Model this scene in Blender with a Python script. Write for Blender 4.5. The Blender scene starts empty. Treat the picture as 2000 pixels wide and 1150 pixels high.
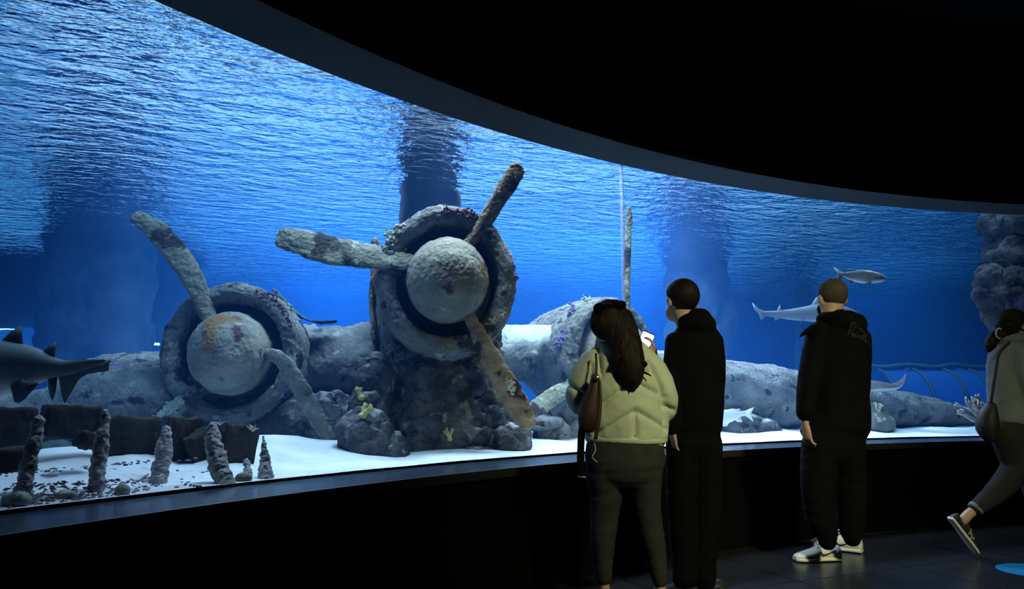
import bpy, math, random
import numpy as np
from mathutils import Vector, Matrix
from mathutils.bvhtree import BVHTree

# ------------------------------------------------------------------ light and water settings
# floodlights above the tank: x, y, power, colour, distance the beam leans towards the back
FLOODS = [
    (-2.7, 4.5, 130, (0.38, 0.62, 1.0), 0.8), (-0.75, 4.95, 310, (0.72, 0.86, 1.0), 0.0), (0.5, 6.0, 500, (0.84, 0.92, 1.0), 0.4), (2.7, 6.95, 230, (0.6, 0.82, 1.0), 0), (5.0, 7.65, 170, (0.55, 0.80, 1.0), 0.2),
    (-3.2, 8.9, 1500, (0.86, 0.90, 1.0), 0), (-0.8, 9.8, 2700, (0.92, 0.90, 1.0), 0), (1.2, 10.2, 2800, (0.88, 0.84, 1.0), 0), (6.4, 13.0, 450, (0.45, 0.90, 1.0), 0),
    (-10.5, 15.0, 2300, (0.55, 0.88, 1.0), 0), (-3.6, 15.5, 3000, (0.5, 0.80, 1.0), 0), (2.5, 17.0, 2200, (0.5, 0.82, 1.0), 0), (8.5, 18.0, 450, (0.4, 0.92, 1.0), 0),
]
HALL_LIGHT = ((2.8, -0.5, 4.0), 21.0, (1.0, 0.99, 0.55), (1.75, 4.6, 0.6))
W_ABS = ((0.06, 0.53, 0.90), 0.165)
W_SCA = ((0.05, 0.30, 1.0), 0.039)
W_MIRROR = 0.80
W_RIPPLES = [(5.5, 0.036, (1.9, 1.0, 1.0)), (17.0, 0.017, (1.9, 1.0, 1.0)), (40.0, 0.004, (1.6, 1.0, 1.0))]

# ------------------------------------------------------------------ camera, world, lights, exposure
scene = bpy.context.scene
COL = scene.collection
F = 1500.0            # focal length in pixels of the 2000 x 1150 frame
CZ = 1.12             # eye height of the camera
HORIZON = 760.0
PITCH = math.atan((HORIZON - 575.0) / F)
CAM = np.array([0.0, 0.0, CZ])

cam_d = bpy.data.cameras.new('camera')
cam = bpy.data.objects.new('camera', cam_d)
COL.objects.link(cam)
cam.location = CAM
cam.rotation_euler = (math.pi / 2 + PITCH, 0, 0)
cam_d.sensor_width = 36.0
cam_d.lens = F / 2000.0 * 36.0
cam_d.clip_end = 200
scene.camera = cam

scene.view_settings.view_transform = 'Standard'
scene.view_settings.look = 'None'
scene.view_settings.gamma = 1.0
scene.view_settings.exposure = 0.0
scene.view_settings.use_curve_mapping = False

world = bpy.data.worlds.new('world')
scene.world = world
world.use_nodes = True
world.node_tree.nodes['Background'].inputs['Color'].default_value = (0.0, 0.0, 0.0, 1)
world.node_tree.nodes['Background'].inputs['Strength'].default_value = 0.0

cy = scene.cycles
cy.use_denoising = True
cy.max_bounces = 6
cy.adaptive_threshold = 0.02
cy.diffuse_bounces = 2
cy.glossy_bounces = 3
cy.transmission_bounces = 4
cy.volume_bounces = 0
cy.transparent_max_bounces = 12
cy.caustics_reflective = False
cy.caustics_refractive = False
cy.sample_clamp_indirect = 4.0
cy.volume_step_rate = 4.0


def area(name, loc, size, power, color, target=None, size_y=None, spread=math.pi):
    d = bpy.data.lights.new(name, 'AREA')
    d.shape = 'RECTANGLE' if size_y else 'SQUARE'
    d.size = size
    if size_y:
        d.size_y = size_y
    d.energy = power
    d.color = color
    d.spread = spread
    o = bpy.data.objects.new(name, d)
    COL.objects.link(o)
    o.location = loc
    if target is not None:
        v = Vector(target) - Vector(loc)
        o.rotation_euler = v.to_track_quat('-Z', 'Y').to_euler()
    return o


# floodlights hung above the water of the tank (they shine down through the surface)
for (lx, ly, pw, colr, lean) in FLOODS:
    area('tank_floodlight', (lx, ly, 4.4), 1.3, pw, colr, (lx - lean * 0.2, ly + lean, 1.2), spread=math.radians(130 if ly > 8.5 else 105))
# dim warm service light of the visitor hall, behind the camera
area('hall_downlight', HALL_LIGHT[0], 0.5, HALL_LIGHT[1], HALL_LIGHT[2], HALL_LIGHT[3], spread=math.radians(46))


# ------------------------------------------------------------------ geometry helpers
_cp, _sp = math.cos(PITCH), math.sin(PITCH)


def ray(x, y):
    u = (x - 1000.0) / F
    v = (575.0 - y) / F
    return np.array([u, _cp - v * _sp, _sp + v * _cp])


def P(x, y, Y):
    """point of the place at depth Y seen at frame position x, y"""
    r = ray(x, y)
    return CAM + r * (Y / r[1])


def on_floor(x, y, z=0.0):
    r = ray(x, y)
    return CAM + r * ((z - CZ) / r[2])


def on_plane(x, y, p0, n):
    r = ray(x, y)
    return CAM + r * (np.dot(np.asarray(p0) - CAM, n) / np.dot(r, n))


def nrm(v):
    v = np.asarray(v, float)
    return v / (np.linalg.norm(v) + 1e-12)


_rs = np.random.RandomState(7)
_perm = np.concatenate([_rs.permutation(256)] * 3)
_grad = _rs.normal(size=(256, 3))
_grad /= np.linalg.norm(_grad, axis=1)[:, None]


def perlin(p):
    i = np.floor(p).astype(int)
    f = p - i
    u = f * f * f * (f * (f * 6 - 15) + 10)
    i &= 255
    tot = 0
    for dx in (0, 1):
        wx = u[:, 0] if dx else 1 - u[:, 0]
        for dy in (0, 1):
            wy = u[:, 1] if dy else 1 - u[:, 1]
            for dz in (0, 1):
                wz = u[:, 2] if dz else 1 - u[:, 2]
                g = _grad[_perm[_perm[_perm[(i[:, 0] + dx) & 255] + ((i[:, 1] + dy) & 255)] + ((i[:, 2] + dz) & 255)]]
                d = g[:, 0] * (f[:, 0] - dx) + g[:, 1] * (f[:, 1] - dy) + g[:, 2] * (f[:, 2] - dz)
                tot = tot + wx * wy * wz * d
    return tot


def fbm(p, scale, octaves=4, seed=0.0, ridged=False):
    p = np.asarray(p, float) * scale + seed * 17.31 + 0.37
    a, s = 1.0, 0.0
    for k in range(octaves):
        n = perlin(p)
        s = s + a * ((1 - 2.2 * np.abs(n)) * 0.7 if ridged else n)
        p = p * 2.03 + 5.1
        a *= 0.5
    return s


def join(parts):
    V, Fc, o = [], [], 0
    for v, f in parts:
        v = np.asarray(v, float)
        V.append(v)
        Fc += [tuple(i + o for i in q) for q in f]
        o += len(v)
    return np.vstack(V), Fc


def ell(c, r, n=14, m=9, rot=None):
    """ellipsoid; r three radii, rot optional 3x3"""
    V = [(0, 0, 1.0)]
    for j in range(1, m):
        th = math.pi * j / m
        for k in range(n):
            ph = 2 * math.pi * k / n
            V.append((math.sin(th) * math.cos(ph), math.sin(th) * math.sin(ph), math.cos(th)))
    V.append((0, 0, -1.0))
    V = np.array(V) * np.asarray(r, float)
    if rot is not None:
        V = V @ np.asarray(rot).T
    V = V + np.asarray(c, float)
    Fc = [(0, 1 + k, 1 + (k + 1) % n) for k in range(n)]
    for j in range(m - 2):
        a, b = 1 + j * n, 1 + (j + 1) * n
        Fc += [(a + k, b + k, b + (k + 1) % n, a + (k + 1) % n) for k in range(n)]
    a, e = 1 + (m - 2) * n, 1 + (m - 1) * n
    Fc += [(a + k, e, a + (k + 1) % n) for k in range(n)]
    return V, Fc


def ellpx(x, y, d, rx, ry, rz):
    s = d / F
    return ell(P(x, y, d), (rx * s, rz * s, ry * s))


def resample(pts, n):
    """smooth (Catmull-Rom) resampling of control rows to about n rows"""
    pts = np.asarray(pts, float)
    m = len(pts)
    if m < 3 or n <= m:
        return pts
    out = []
    for t in np.linspace(0, m - 1, n):
        i = min(int(t), m - 2)
        u = t - i
        p0, p1, p2, p3 = pts[max(i - 1, 0)], pts[i], pts[i + 1], pts[min(i + 2, m - 1)]
        out.append(0.5 * (2 * p1 + (p2 - p0) * u + (2 * p0 - 5 * p1 + 4 * p2 - p3) * u * u + (3 * p1 - p0 - 3 * p2 + p3) * u ** 3))
    return np.array(out)


def loft(cent, rx, ry, n=16, uref=None, power=2.0, round_ends=True, twist=None):
    """tube of elliptical sections round a path. rx: half width along u (across, in the picture's plane), ry: the other way"""
    cent = np.asarray(cent, float)
    m = len(cent)
    rx = np.broadcast_to(np.asarray(rx, float), (m,)).copy()
    ry = np.broadcast_to(np.asarray(ry, float), (m,)).copy()
    tan = np.gradient(cent, axis=0)
    tan /= np.linalg.norm(tan, axis=1)[:, None] + 1e-12
    U = []
    for k, t in enumerate(tan):
        ref = np.array([0, 1.0, 0]) if uref is None else np.asarray(uref, float)
        u = np.cross(t, ref)
        if np.linalg.norm(u) < 0.25:
            u = np.cross(t, np.array([0, 0, 1.0]))
        u = nrm(u)
        if U and np.dot(u, U[-1]) < 0:
            u = -u
        U.append(u)
    rows = []
    if round_ends:
        r0, r1 = min(rx[0], ry[0]), min(rx[-1], ry[-1])
        for q in (0.15, 0.55, 0.85):
            a = math.acos(q)
            rows.append((cent[0] - tan[0] * r0 * math.sin(a) * 0.9, rx[0] * q, ry[0] * q, 0))
    for k in range(m):
        rows.append((cent[k], rx[k], ry[k], k))
    if round_ends:
        for q in (0.85, 0.55, 0.15):
            a = math.acos(q)
            rows.append((cent[-1] + tan[-1] * r1 * math.sin(a) * 0.9, rx[-1] * q, ry[-1] * q, m - 1))
    V, Fc = [], []
    for c, a, b, k in rows:
        u = U[k]
        v = np.cross(tan[k], u)
        if twist is not None:
            w = twist[k]
            u, v = u * math.cos(w) + v * math.sin(w), v * math.cos(w) - u * math.sin(w)
        for j in range(n):
            t = 2 * math.pi * j / n
            cx, sx = math.cos(t), math.sin(t)
            cx = math.copysign(abs(cx) ** (2 / power), cx)
            sx = math.copysign(abs(sx) ** (2 / power), sx)
            V.append(c + u * a * cx + v * b * sx)
    R = len(rows)
    for i in range(R - 1):
        for j in range(n):
            k = (j + 1) % n
            Fc.append((i * n + j, i * n + k, (i + 1) * n + k, (i + 1) * n + j))
    Fc.append(tuple(range(n))[::-1])
    Fc.append(tuple((R - 1) * n + j for j in range(n)))
    return np.array(V), Fc


def chain(d, pts, n=16, rows=0, **kw):
    """loft through rows (x, y, dy, half width px, half depth px) seen at depth d + dy"""
    pts = np.asarray(pts, float)
    if rows:
        pts = resample(pts, rows)
    c = np.array([P(p[0], p[1], d + p[2]) for p in pts])
    s = (d + pts[:, 2]) / F
    return loft(c, pts[:, 3] * s, pts[:, 4] * s, n, **kw)


def tube(pts, r, n=8, rows=0, **kw):
    pts = np.asarray(pts, float)
    if rows:
        pts = resample(pts, rows)
    r = np.asarray(r, float)
    if r.ndim and len(r) != len(pts):
        r = np.interp(np.linspace(0, 1, len(pts)), np.linspace(0, 1, len(r)), r)
    return loft(pts, r, r, n, **kw)


def box(c, s, rot=0.0):
    c = np.asarray(c, float)
    V = np.array([(x, y, z) for x in (-.5, .5) for y in (-.5, .5) for z in (-.5, .5)]) * np.asarray(s, float)
    if rot:
        R = np.array([[math.cos(rot), -math.sin(rot), 0], [math.sin(rot), math.cos(rot), 0], [0, 0, 1]])
        V = V @ R.T
    return V + c, [(0, 1, 3, 2), (4, 6, 7, 5), (0, 4, 5, 1), (2, 3, 7, 6), (0, 2, 6, 4), (1, 5, 7, 3)]


def new_mesh(v, f):
    me = bpy.data.meshes.new('m')
    me.from_pydata([tuple(p) for p in np.asarray(v, float)], [], f)
    me.update()
    return me


def arrays(me):
    n = len(me.vertices)
    v = np.empty(n * 3)
    me.vertices.foreach_get('co', v)
    return v.reshape(-1, 3), [tuple(p.vertices) for p in me.polygons]


def normals(v, f):
    N = np.zeros_like(v)
    tri, quad = [q for q in f if len(q) == 3], [q for q in f if len(q) == 4]
    for grp in (np.array(tri), np.array(quad)):
        if len(grp) == 0:
            continue
        a, b, c = v[grp[:, 0]], v[grp[:, 1]], v[grp[:, -1]]
        if grp.shape[1] == 4:
            nn = np.cross(v[grp[:, 2]] - v[grp[:, 0]], v[grp[:, 3]] - v[grp[:, 1]])
        else:
            nn = np.cross(b - a, c - a)
        for k in range(grp.shape[1]):
            np.add.at(N, grp[:, k], nn)
    return N / (np.linalg.norm(N, axis=1)[:, None] + 1e-12)


def remesh(parts, voxel, smooth=4, fac=0.5):
    """one continuous skin round overlapping closed pieces"""
    v, f = join(parts)
    me = new_mesh(v, f)
    o = bpy.data.objects.new('t', me)
    COL.objects.link(o)
    m = o.modifiers.new('r', 'REMESH')
    m.mode = 'VOXEL'
    m.voxel_size = voxel
    if smooth:
        s = o.modifiers.new('s', 'SMOOTH')
        s.factor = fac
        s.iterations = smooth
    dg = bpy.context.evaluated_depsgraph_get()
    e = o.evaluated_get(dg)
    out = arrays(e.data)
    bpy.data.objects.remove(o)
    bpy.data.meshes.remove(me)
    return out


def displace(vf, amp, scale, octaves=4, seed=0, ridged=False, second=None):
    v, f = vf
    v = np.asarray(v, float)
    N = normals(v, f)
    d = amp * fbm(v, scale, octaves, seed, ridged)
    if second:
        d = d + second[0] * fbm(v, second[1], 3, seed + 3)
    return v + N * d[:, None], f


def grid_faces(a, b, wrap=False):
    Fc = []
    for i in range(a - 1):
        for j in range(b if wrap else b - 1):
            k = (j + 1) % b
            Fc.append((i * b + j, i * b + k, (i + 1) * b + k, (i + 1) * b + j))
    return Fc


def lathe(c, axis, prof, n=40, up=(0, 0, 1), squash=1.0):
    """profile rows (s along axis, r)"""
    a = nrm(axis)
    e1 = nrm(np.cross(a, up))
    e2 = np.cross(e1, a)
    V = []
    for s, r in prof:
        for k in range(n):
            t = 2 * math.pi * k / n
            V.append(np.asarray(c) + a * s + e1 * r * math.cos(t) + e2 * r * math.sin(t) * squash)
    return np.array(V), grid_faces(len(prof), n, True)


# ------------------------------------------------------------------ objects
def tag(o, label=None, cat=None, group=None, kind=None):
    for k, val in (('label', label), ('category', cat), ('group', group), ('kind', kind)):
        if val:
            o[k] = val
    return o


def thing(name, label, cat, loc, group=None, kind=None):
    o = bpy.data.objects.new(name, None)
    COL.objects.link(o)
    o.empty_display_size = 0.1
    o.location = tuple(float(q) for q in loc)
    return tag(o, label, cat, group, kind)


def org(o):
    p = np.zeros(3)
    while o is not None:
        p = p + np.array(o.location)
        o = o.parent
    return p


def obj(name, vf, mat, parent=None, smooth=True, loc=None, label=None):
    v, f = vf
    v = np.asarray(v, float)
    if loc is None:
        loc = np.zeros(3)
    if parent is not None:
        v = v - org(parent) - np.asarray(loc)
    else:
        v = v - np.asarray(loc)
    me = bpy.data.meshes.new(name)
    me.from_pydata(v.tolist(), [], f)
    me.polygons.foreach_set('use_smooth', [smooth] * len(me.polygons))
    me.update()
    me.materials.append(mat)
    o = bpy.data.objects.new(name, me)
    COL.objects.link(o)
    o.location = tuple(float(q) for q in loc)
    if parent is not None:
        o.parent = parent
    if label:
        o['label'] = label
    return o


def struct(name, vf, mat, parent=None, smooth=False):
    o = obj(name, vf, mat, parent, smooth)
    if parent is None:
        o['kind'] = 'structure'
    return o


# ------------------------------------------------------------------ materials
MATS = {}


def material(name, c1, c2=None, scale=6.0, rough=0.8, bump=0.0, bscale=None, patches=(), spec=0.3, metal=0.0, emit=None, detail=6.0, stretch=None, sheen=0.0, coat=0.0, bdist=0.02, upface_tone=None):
    m = bpy.data.materials.new(name)
    m.use_nodes = True
    nt = m.node_tree
    nd, ln = nt.nodes, nt.links
    b = nd['Principled BSDF']
    b.inputs['Roughness'].default_value = rough
    b.inputs['Specular IOR Level'].default_value = spec
    b.inputs['Metallic'].default_value = metal
    b.inputs['Sheen Weight'].default_value = sheen
    b.inputs['Coat Weight'].default_value = coat
    tc = nd.new('ShaderNodeTexCoord')
    vec = tc.outputs['Object']
    if stretch:
        mp = nd.new('ShaderNodeMapping')
        mp.inputs['Scale'].default_value = stretch
        ln.new(vec, mp.inputs['Vector'])
        vec = mp.outputs['Vector']

    def noise(sc, det=detail, off=0.0):
        n = nd.new('ShaderNodeTexNoise')
        n.noise_dimensions = '4D'
        n.inputs['W'].default_value = off
        n.inputs['Scale'].default_value = sc
        n.inputs['Detail'].default_value = det
        ln.new(vec, n.inputs['Vector'])
        return n.outputs['Fac']

    col = None
    if c2 is None and not patches:
        b.inputs['Base Color'].default_value = (*c1, 1)
    else:
        r = nd.new('ShaderNodeValToRGB')
        r.color_ramp.elements[0].position = 0.35
        r.color_ramp.elements[1].position = 0.65
        r.color_ramp.elements[0].color = (*c1, 1)
        r.color_ramp.elements[1].color = (*(c2 or c1), 1)
        ln.new(noise(scale), r.inputs['Fac'])
        col = r.outputs['Color']
        for k, (pc, ps, th) in enumerate(patches):
            q = nd.new('ShaderNodeValToRGB')
            q.color_ramp.elements[0].position = th
            q.color_ramp.elements[1].position = min(th + 0.06, 1.0)
            q.color_ramp.elements[0].color = (0, 0, 0, 1)
            q.color_ramp.elements[1].color = (1, 1, 1, 1)
            ln.new(noise(ps, 5.0, 3.7 * (k + 1)), q.inputs['Fac'])
            mx = nd.new('ShaderNodeMix')
            mx.data_type = 'RGBA'
            ln.new(q.outputs['Color'], mx.inputs['Factor'])
            ln.new(col, mx.inputs['A'])
            mx.inputs['B'].default_value = (*pc, 1)
            col = mx.outputs['Result']
        if upface_tone:      # pale tone mixed in unevenly on what faces up
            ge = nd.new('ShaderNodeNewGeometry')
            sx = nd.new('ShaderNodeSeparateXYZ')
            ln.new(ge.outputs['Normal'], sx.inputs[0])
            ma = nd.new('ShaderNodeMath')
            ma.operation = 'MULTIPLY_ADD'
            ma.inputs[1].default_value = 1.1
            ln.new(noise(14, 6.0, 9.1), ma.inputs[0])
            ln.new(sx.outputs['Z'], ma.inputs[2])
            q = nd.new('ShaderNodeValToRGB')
            q.color_ramp.elements[0].position = upface_tone[1]
            q.color_ramp.elements[1].position = upface_tone[1] + 0.22
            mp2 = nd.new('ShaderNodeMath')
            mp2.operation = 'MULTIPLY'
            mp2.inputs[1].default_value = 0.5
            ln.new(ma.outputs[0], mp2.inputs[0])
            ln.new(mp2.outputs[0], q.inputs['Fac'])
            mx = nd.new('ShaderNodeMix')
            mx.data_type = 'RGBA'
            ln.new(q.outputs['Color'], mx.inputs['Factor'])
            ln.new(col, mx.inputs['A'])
            mx.inputs['B'].default_value = (*upface_tone[0], 1)
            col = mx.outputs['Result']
        ln.new(col, b.inputs['Base Color'])
    if emit:
        b.inputs['Emission Color'].default_value = (*emit[0], 1)
        b.inputs['Emission Strength'].default_value = emit[1]
    if bump:
        bn = nd.new('ShaderNodeBump')
        bn.inputs['Strength'].default_value = bump
        bn.inputs['Distance'].default_value = bdist
        ln.new(noise(bscale or scale * 4, 8.0, 1.3), bn.inputs['Height'])
        ln.new(bn.outputs['Normal'], b.inputs['Normal'])
    MATS[name] = m
    return m


# ------------------------------------------------------------------ plan of the curved window
CC = np.array([6.30, -2.08])      # centre of the window's arc
CR = 9.38
Z_SILL, Z_HEAD, Z_WATER, Z_SAND = 0.69, 2.78, 3.12, 0.70
A0, A1 = math.radians(178), math.radians(62)      # left and right end of the arc


def arc(r, z, n=90, a0=A0, a1=A1):
    t = np.linspace(a0, a1, n)
    return np.c_[CC[0] + r * np.cos(t), CC[1] + r * np.sin(t), np.full(n, z)]


def ribbon(rows):
    n = len(rows[0])
    return np.vstack(rows), grid_faces(len(rows), n)


def shell(r0, r1, z0, z1, n=90, a0=A0, a1=A1):
    """closed curved slab"""
    rows = [arc(r0, z0, n, a0, a1), arc(r0, z1, n, a0, a1), arc(r1, z1, n, a0, a1), arc(r1, z0, n, a0, a1)]
    v = np.vstack(rows)
    f = []
    for i in range(4):
        k = (i + 1) % 4
        f += [(i * n + j, i * n + j + 1, k * n + j + 1, k * n + j) for j in range(n - 1)]
    f += [(0, n, 2 * n, 3 * n), (n - 1, 4 * n - 1, 3 * n - 1, 2 * n - 1)]
    return v, f


M_wall = material('black_wall', (0.0016, 0.0016, 0.002), rough=0.85, spec=0.05)
M_sill = material('sill_steel', (0.09, 0.15, 0.24), (0.12, 0.19, 0.29), 9, rough=0.22, spec=0.5, metal=0.85)
M_edge = material('sill_edge', (0.02, 0.018, 0.014), (0.013, 0.012, 0.010), 12, rough=0.5)
M_soffit = material('soffit_plaster', (0.016, 0.019, 0.020), (0.013, 0.016, 0.017), 14, rough=0.8, bump=0.25, bscale=60, bdist=0.004)
M_ceil = material('black_ceiling', (0.004, 0.004, 0.004), rough=0.9, spec=0.1)
M_tile = material('floor_tile', (0.010, 0.011, 0.013), (0.014, 0.015, 0.018), 5, rough=0.28, spec=0.5)
M_grout = material('floor_grout', (0.035, 0.034, 0.032), rough=0.8)

RF = CR - 0.34      # face of the wall round the window
wall = struct('wall_front', shell(RF, RF + 0.30, 0.0, Z_SILL - 0.035), M_wall)
sill = struct('trim_1', shell(RF - 0.02, CR + 0.03, Z_SILL - 0.035, Z_SILL - 0.004), M_sill)
struct('sill_edge', shell(RF - 0.035, RF - 0.02, Z_SILL - 0.05, Z_SILL - 0.004), M_edge, sill)
struct('wall_upper', shell(RF, RF + 0.16, Z_HEAD + 0.03, 4.4), M_wall)
struct('trim_2', shell(RF, CR + 0.03, Z_HEAD, Z_HEAD + 0.03), M_soffit)
def disc(r, z0, z1, n=96):
    t = np.linspace(0, 2 * math.pi, n, endpoint=False)
    ring = np.c_[CC[0] + r * np.cos(t), CC[1] + r * np.sin(t)]
    v = np.vstack([np.c_[ring, np.full(n, z0)], np.c_[ring, np.full(n, z1)]])
    return v, [tuple(range(n))[::-1], tuple(range(n, 2 * n))] + [(k, (k + 1) % n, n + (k + 1) % n, n + k) for k in range(n)]


struct('ceiling', disc(RF + 0.1, 4.2, 4.3), M_ceil)
struct('wall_back', box((5.5, -7.4, 2.1), (22, 0.2, 4.3)), M_wall)

# floor: slab with separate tiles
fl = struct('floor', box((4.5, 1.0, -0.035), (20, 16, 0.04)), M_grout)
TS = 0.92
trot = math.radians(24)
cr_, sr_ = math.cos(trot), math.sin(trot)
tv, tf = box((0, 0, 0), (TS - 0.008, TS - 0.008, 0.016))
tme = new_mesh(tv, tf)
tme.materials.append(M_tile)
for i in range(-6, 9):
    for j in range(-2, 9):
        cx, cyy = 2.2 + (i * cr_ - j * sr_) * TS, 2.4 + (i * sr_ + j * cr_) * TS
        if math.hypot(cx - CC[0], cyy - CC[1]) > RF + 0.3 or cyy < 0.6 or abs(cx) > 1.2 * cyy + 1.5:
            continue
        t = bpy.data.objects.new('tile', tme)
        COL.objects.link(t)
        t.location = (cx, cyy, -0.008)
        t.rotation_euler = (0, 0, trot)
        t.parent = fl

# acrylic panes of the window, with the bonded joint between the two in view
def clear_mat():
    m = bpy.data.materials.new('clear_acrylic')
    m.use_nodes = True
    nt = m.node_tree
    nt.nodes.remove(nt.nodes['Principled BSDF'])
    t = nt.nodes.new('ShaderNodeBsdfTransparent')
    t.inputs['Color'].default_value = (0.965, 0.985, 0.99, 1)
    nt.links.new(t.outputs[0], nt.nodes['Material Output'].inputs['Surface'])
    return m


M_clear = clear_mat()
jp = on_plane(1221, 600, P(1221, 600, 5.3), np.array([0, 1.0, 0]))
# angle on the arc of the joint seen at x = 1221
best = min(np.linspace(A1, A0, 4000), key=lambda t: abs((CC[0] + CR * math.cos(t)) / (CC[1] + CR * math.sin(t)) - 221.0 / F / (_cp + 0.02 * _sp)))
AJ = best
win = thing('window_1', 'curved clear acrylic viewing window of the tank', 'window', (CC[0] + CR * math.cos(AJ), CC[1] + CR * math.sin(AJ), Z_SILL), kind='structure')
gap = 0.0028 / CR
for a0, a1 in ((A0, AJ + gap), (AJ - gap, A1)):
    obj('pane', shell(CR, CR + 0.024, Z_SILL - 0.002, Z_HEAD + 0.02, 70, a0, a1), M_clear, win)


def joint_mat():
    m = bpy.data.materials.new('bonded_joint')
    m.use_nodes = True
    nt = m.node_tree
    b = nt.nodes['Principled BSDF']
    b.inputs['Base Color'].default_value = (0.55, 0.58, 0.68, 1)
    b.inputs['Roughness'].default_value = 0.25
    t = nt.nodes.new('ShaderNodeBsdfTransparent')
    mx = nt.nodes.new('ShaderNodeMixShader')
    mx.inputs['Fac'].default_value = 0.30
    nt.links.new(t.outputs[0], mx.inputs[1])
    nt.links.new(b.outputs[0], mx.inputs[2])
    nt.links.new(mx.outputs[0], nt.nodes['Material Output'].inputs['Surface'])
    return m


obj('bonded_joint', shell(CR - 0.004, CR + 0.03, Z_SILL, Z_HEAD, 3, AJ + gap, AJ - gap), joint_mat(), win)


# ------------------------------------------------------------------ water: haze of the tank and its rippled surface
def water_volume():
    m = bpy.data.materials.new('tank_water_haze')
    m.use_nodes = True
    nt = m.node_tree
    nt.nodes.remove(nt.nodes['Principled BSDF'])
    a = nt.nodes.new('ShaderNodeVolumeAbsorption')
    a.inputs['Color'].default_value = (*W_ABS[0], 1)
    a.inputs['Density'].default_value = W_ABS[1]
    s = nt.nodes.new('ShaderNodeVolumeScatter')
    s.inputs['Color'].default_value = (*W_SCA[0], 1)
    s.inputs['Density'].default_value = W_SCA[1]
    s.inputs['Anisotropy'].default_value = 0.0
    ad = nt.nodes.new('ShaderNodeAddShader')
    nt.links.new(a.outputs[0], ad.inputs[0])
    nt.links.new(s.outputs[0], ad.inputs[1])
    nt.links.new(ad.outputs[0], nt.nodes['Material Output'].inputs['Volume'])
    m.cycles.homogeneous_volume = True
    return m


def water_surface_mat():
    m = bpy.data.materials.new('rippled_water_surface')
    m.use_nodes = True
    nt = m.node_tree
    nd, ln = nt.nodes, nt.links
    nd.remove(nd['Principled BSDF'])
    tc = nd.new('ShaderNodeTexCoord')
    h = None
    for sc, amp, st in W_RIPPLES:
        mp = nd.new('ShaderNodeMapping')
        mp.vector_type = 'TEXTURE'
        mp.inputs['Rotation'].default_value = (0, 0, math.radians(22))
        mp.inputs['Scale'].default_value = st
        ln.new(tc.outputs['Object'], mp.inputs['Vector'])
        n = nd.new('ShaderNodeTexNoise')
        n.inputs['Scale'].default_value = sc
        n.inputs['Detail'].default_value = 2.0
        n.inputs['Roughness'].default_value = 0.45
        n.inputs['Distortion'].default_value = 0.4
        ln.new(mp.outputs['Vector'], n.inputs['Vector'])
        ml = nd.new('ShaderNodeMath')
        ml.operation = 'MULTIPLY'
        ml.inputs[1].default_value = amp
        ln.new(n.outputs['Fac'], ml.inputs[0])
        if h is None:
            h = ml.outputs[0]
        else:
            ad = nd.new('ShaderNodeMath')
            ln.new(h, ad.inputs[0])
            ln.new(ml.outputs[0], ad.inputs[1])
            h = ad.outputs[0]
    bp = nd.new('ShaderNodeBump')
    bp.inputs['Strength'].default_value = 1.0
    bp.inputs['Distance'].default_value = 1.0
    ln.new(h, bp.inputs['Height'])
    g = nd.new('ShaderNodeBsdfGlossy')
    g.inputs['Roughness'].default_value = 0.03
    g.inputs['Color'].default_value = (0.95, 0.97, 1.0, 1)
    ln.new(bp.outputs['Normal'], g.inputs['Normal'])
    t = nd.new('ShaderNodeBsdfTransparent')
    t.inputs['Color'].default_value = (0.95, 0.98, 1.0, 1)
    mx = nd.new('ShaderNodeMixShader')
    mx.inputs['Fac'].default_value = W_MIRROR
    ln.new(t.outputs[0], mx.inputs[1])
    ln.new(g.outputs[0], mx.inputs[2])
    ln.new(mx.outputs[0], nd['Material Output'].inputs['Surface'])
    return m


R_FAR = CR + 17.5
tw = obj('tank_water', shell(CR + 0.026, R_FAR, Z_SAND - 0.35, Z_WATER + 0.06, 60), water_volume())
tag(tw, 'clear blue water filling the aquarium tank', 'water', kind='stuff')
na, nr = 150, 90
tt = np.linspace(A0, A1, na)
rr = CR + 0.03 + (R_FAR - CR - 0.06) * np.linspace(0, 1, nr) ** 1.5
TT, RR = np.meshgrid(tt, rr)
sx, sy = CC[0] + RR * np.cos(TT), CC[1] + RR * np.sin(TT)
pts = np.c_[sx.ravel(), sy.ravel(), np.zeros(na * nr)]
sz = Z_WATER + 0.018 * fbm(pts * [0.55, 1.0, 1], 1.1, 2, 5)
ws = obj('water_surface', (np.c_[pts[:, :2], sz], grid_faces(nr, na)), water_surface_mat(), tw)

# ------------------------------------------------------------------ sand bed and far wall
M_sand = material('white_sand', (0.62, 0.66, 0.70), (0.80, 0.83, 0.86), 5, rough=0.9, bump=0.35, bscale=40, bdist=0.01,
                  patches=[((0.42, 0.44, 0.47), 2.3, 0.66)])


def sand_z(x, y):
    p = np.c_[np.atleast_1d(x), np.atleast_1d(y), np.zeros(np.size(x))]
    r = np.hypot(p[:, 0] - CC[0], p[:, 1] - CC[1]) - CR
    z = Z_SAND + 0.03 * fbm(p, 1.3, 3, 2) * np.clip(r / 0.4, 0, 1) - 0.02 * np.clip(r - 1.5, 0, 2)
    z = z + 0.012 * np.sin(p[:, 0] * 9 + 2 * p[:, 1] + 3 * fbm(p, 1.0, 2, 4)) * np.clip(r / 0.5, 0, 1)
    # bank of sand against the sunken hull
    z = z + 0.13 * np.exp(-((r - 1.05) / 0.45) ** 2) * np.clip((-0.9 - p[:, 0]) / 0.5, 0, 1)
    return z


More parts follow.
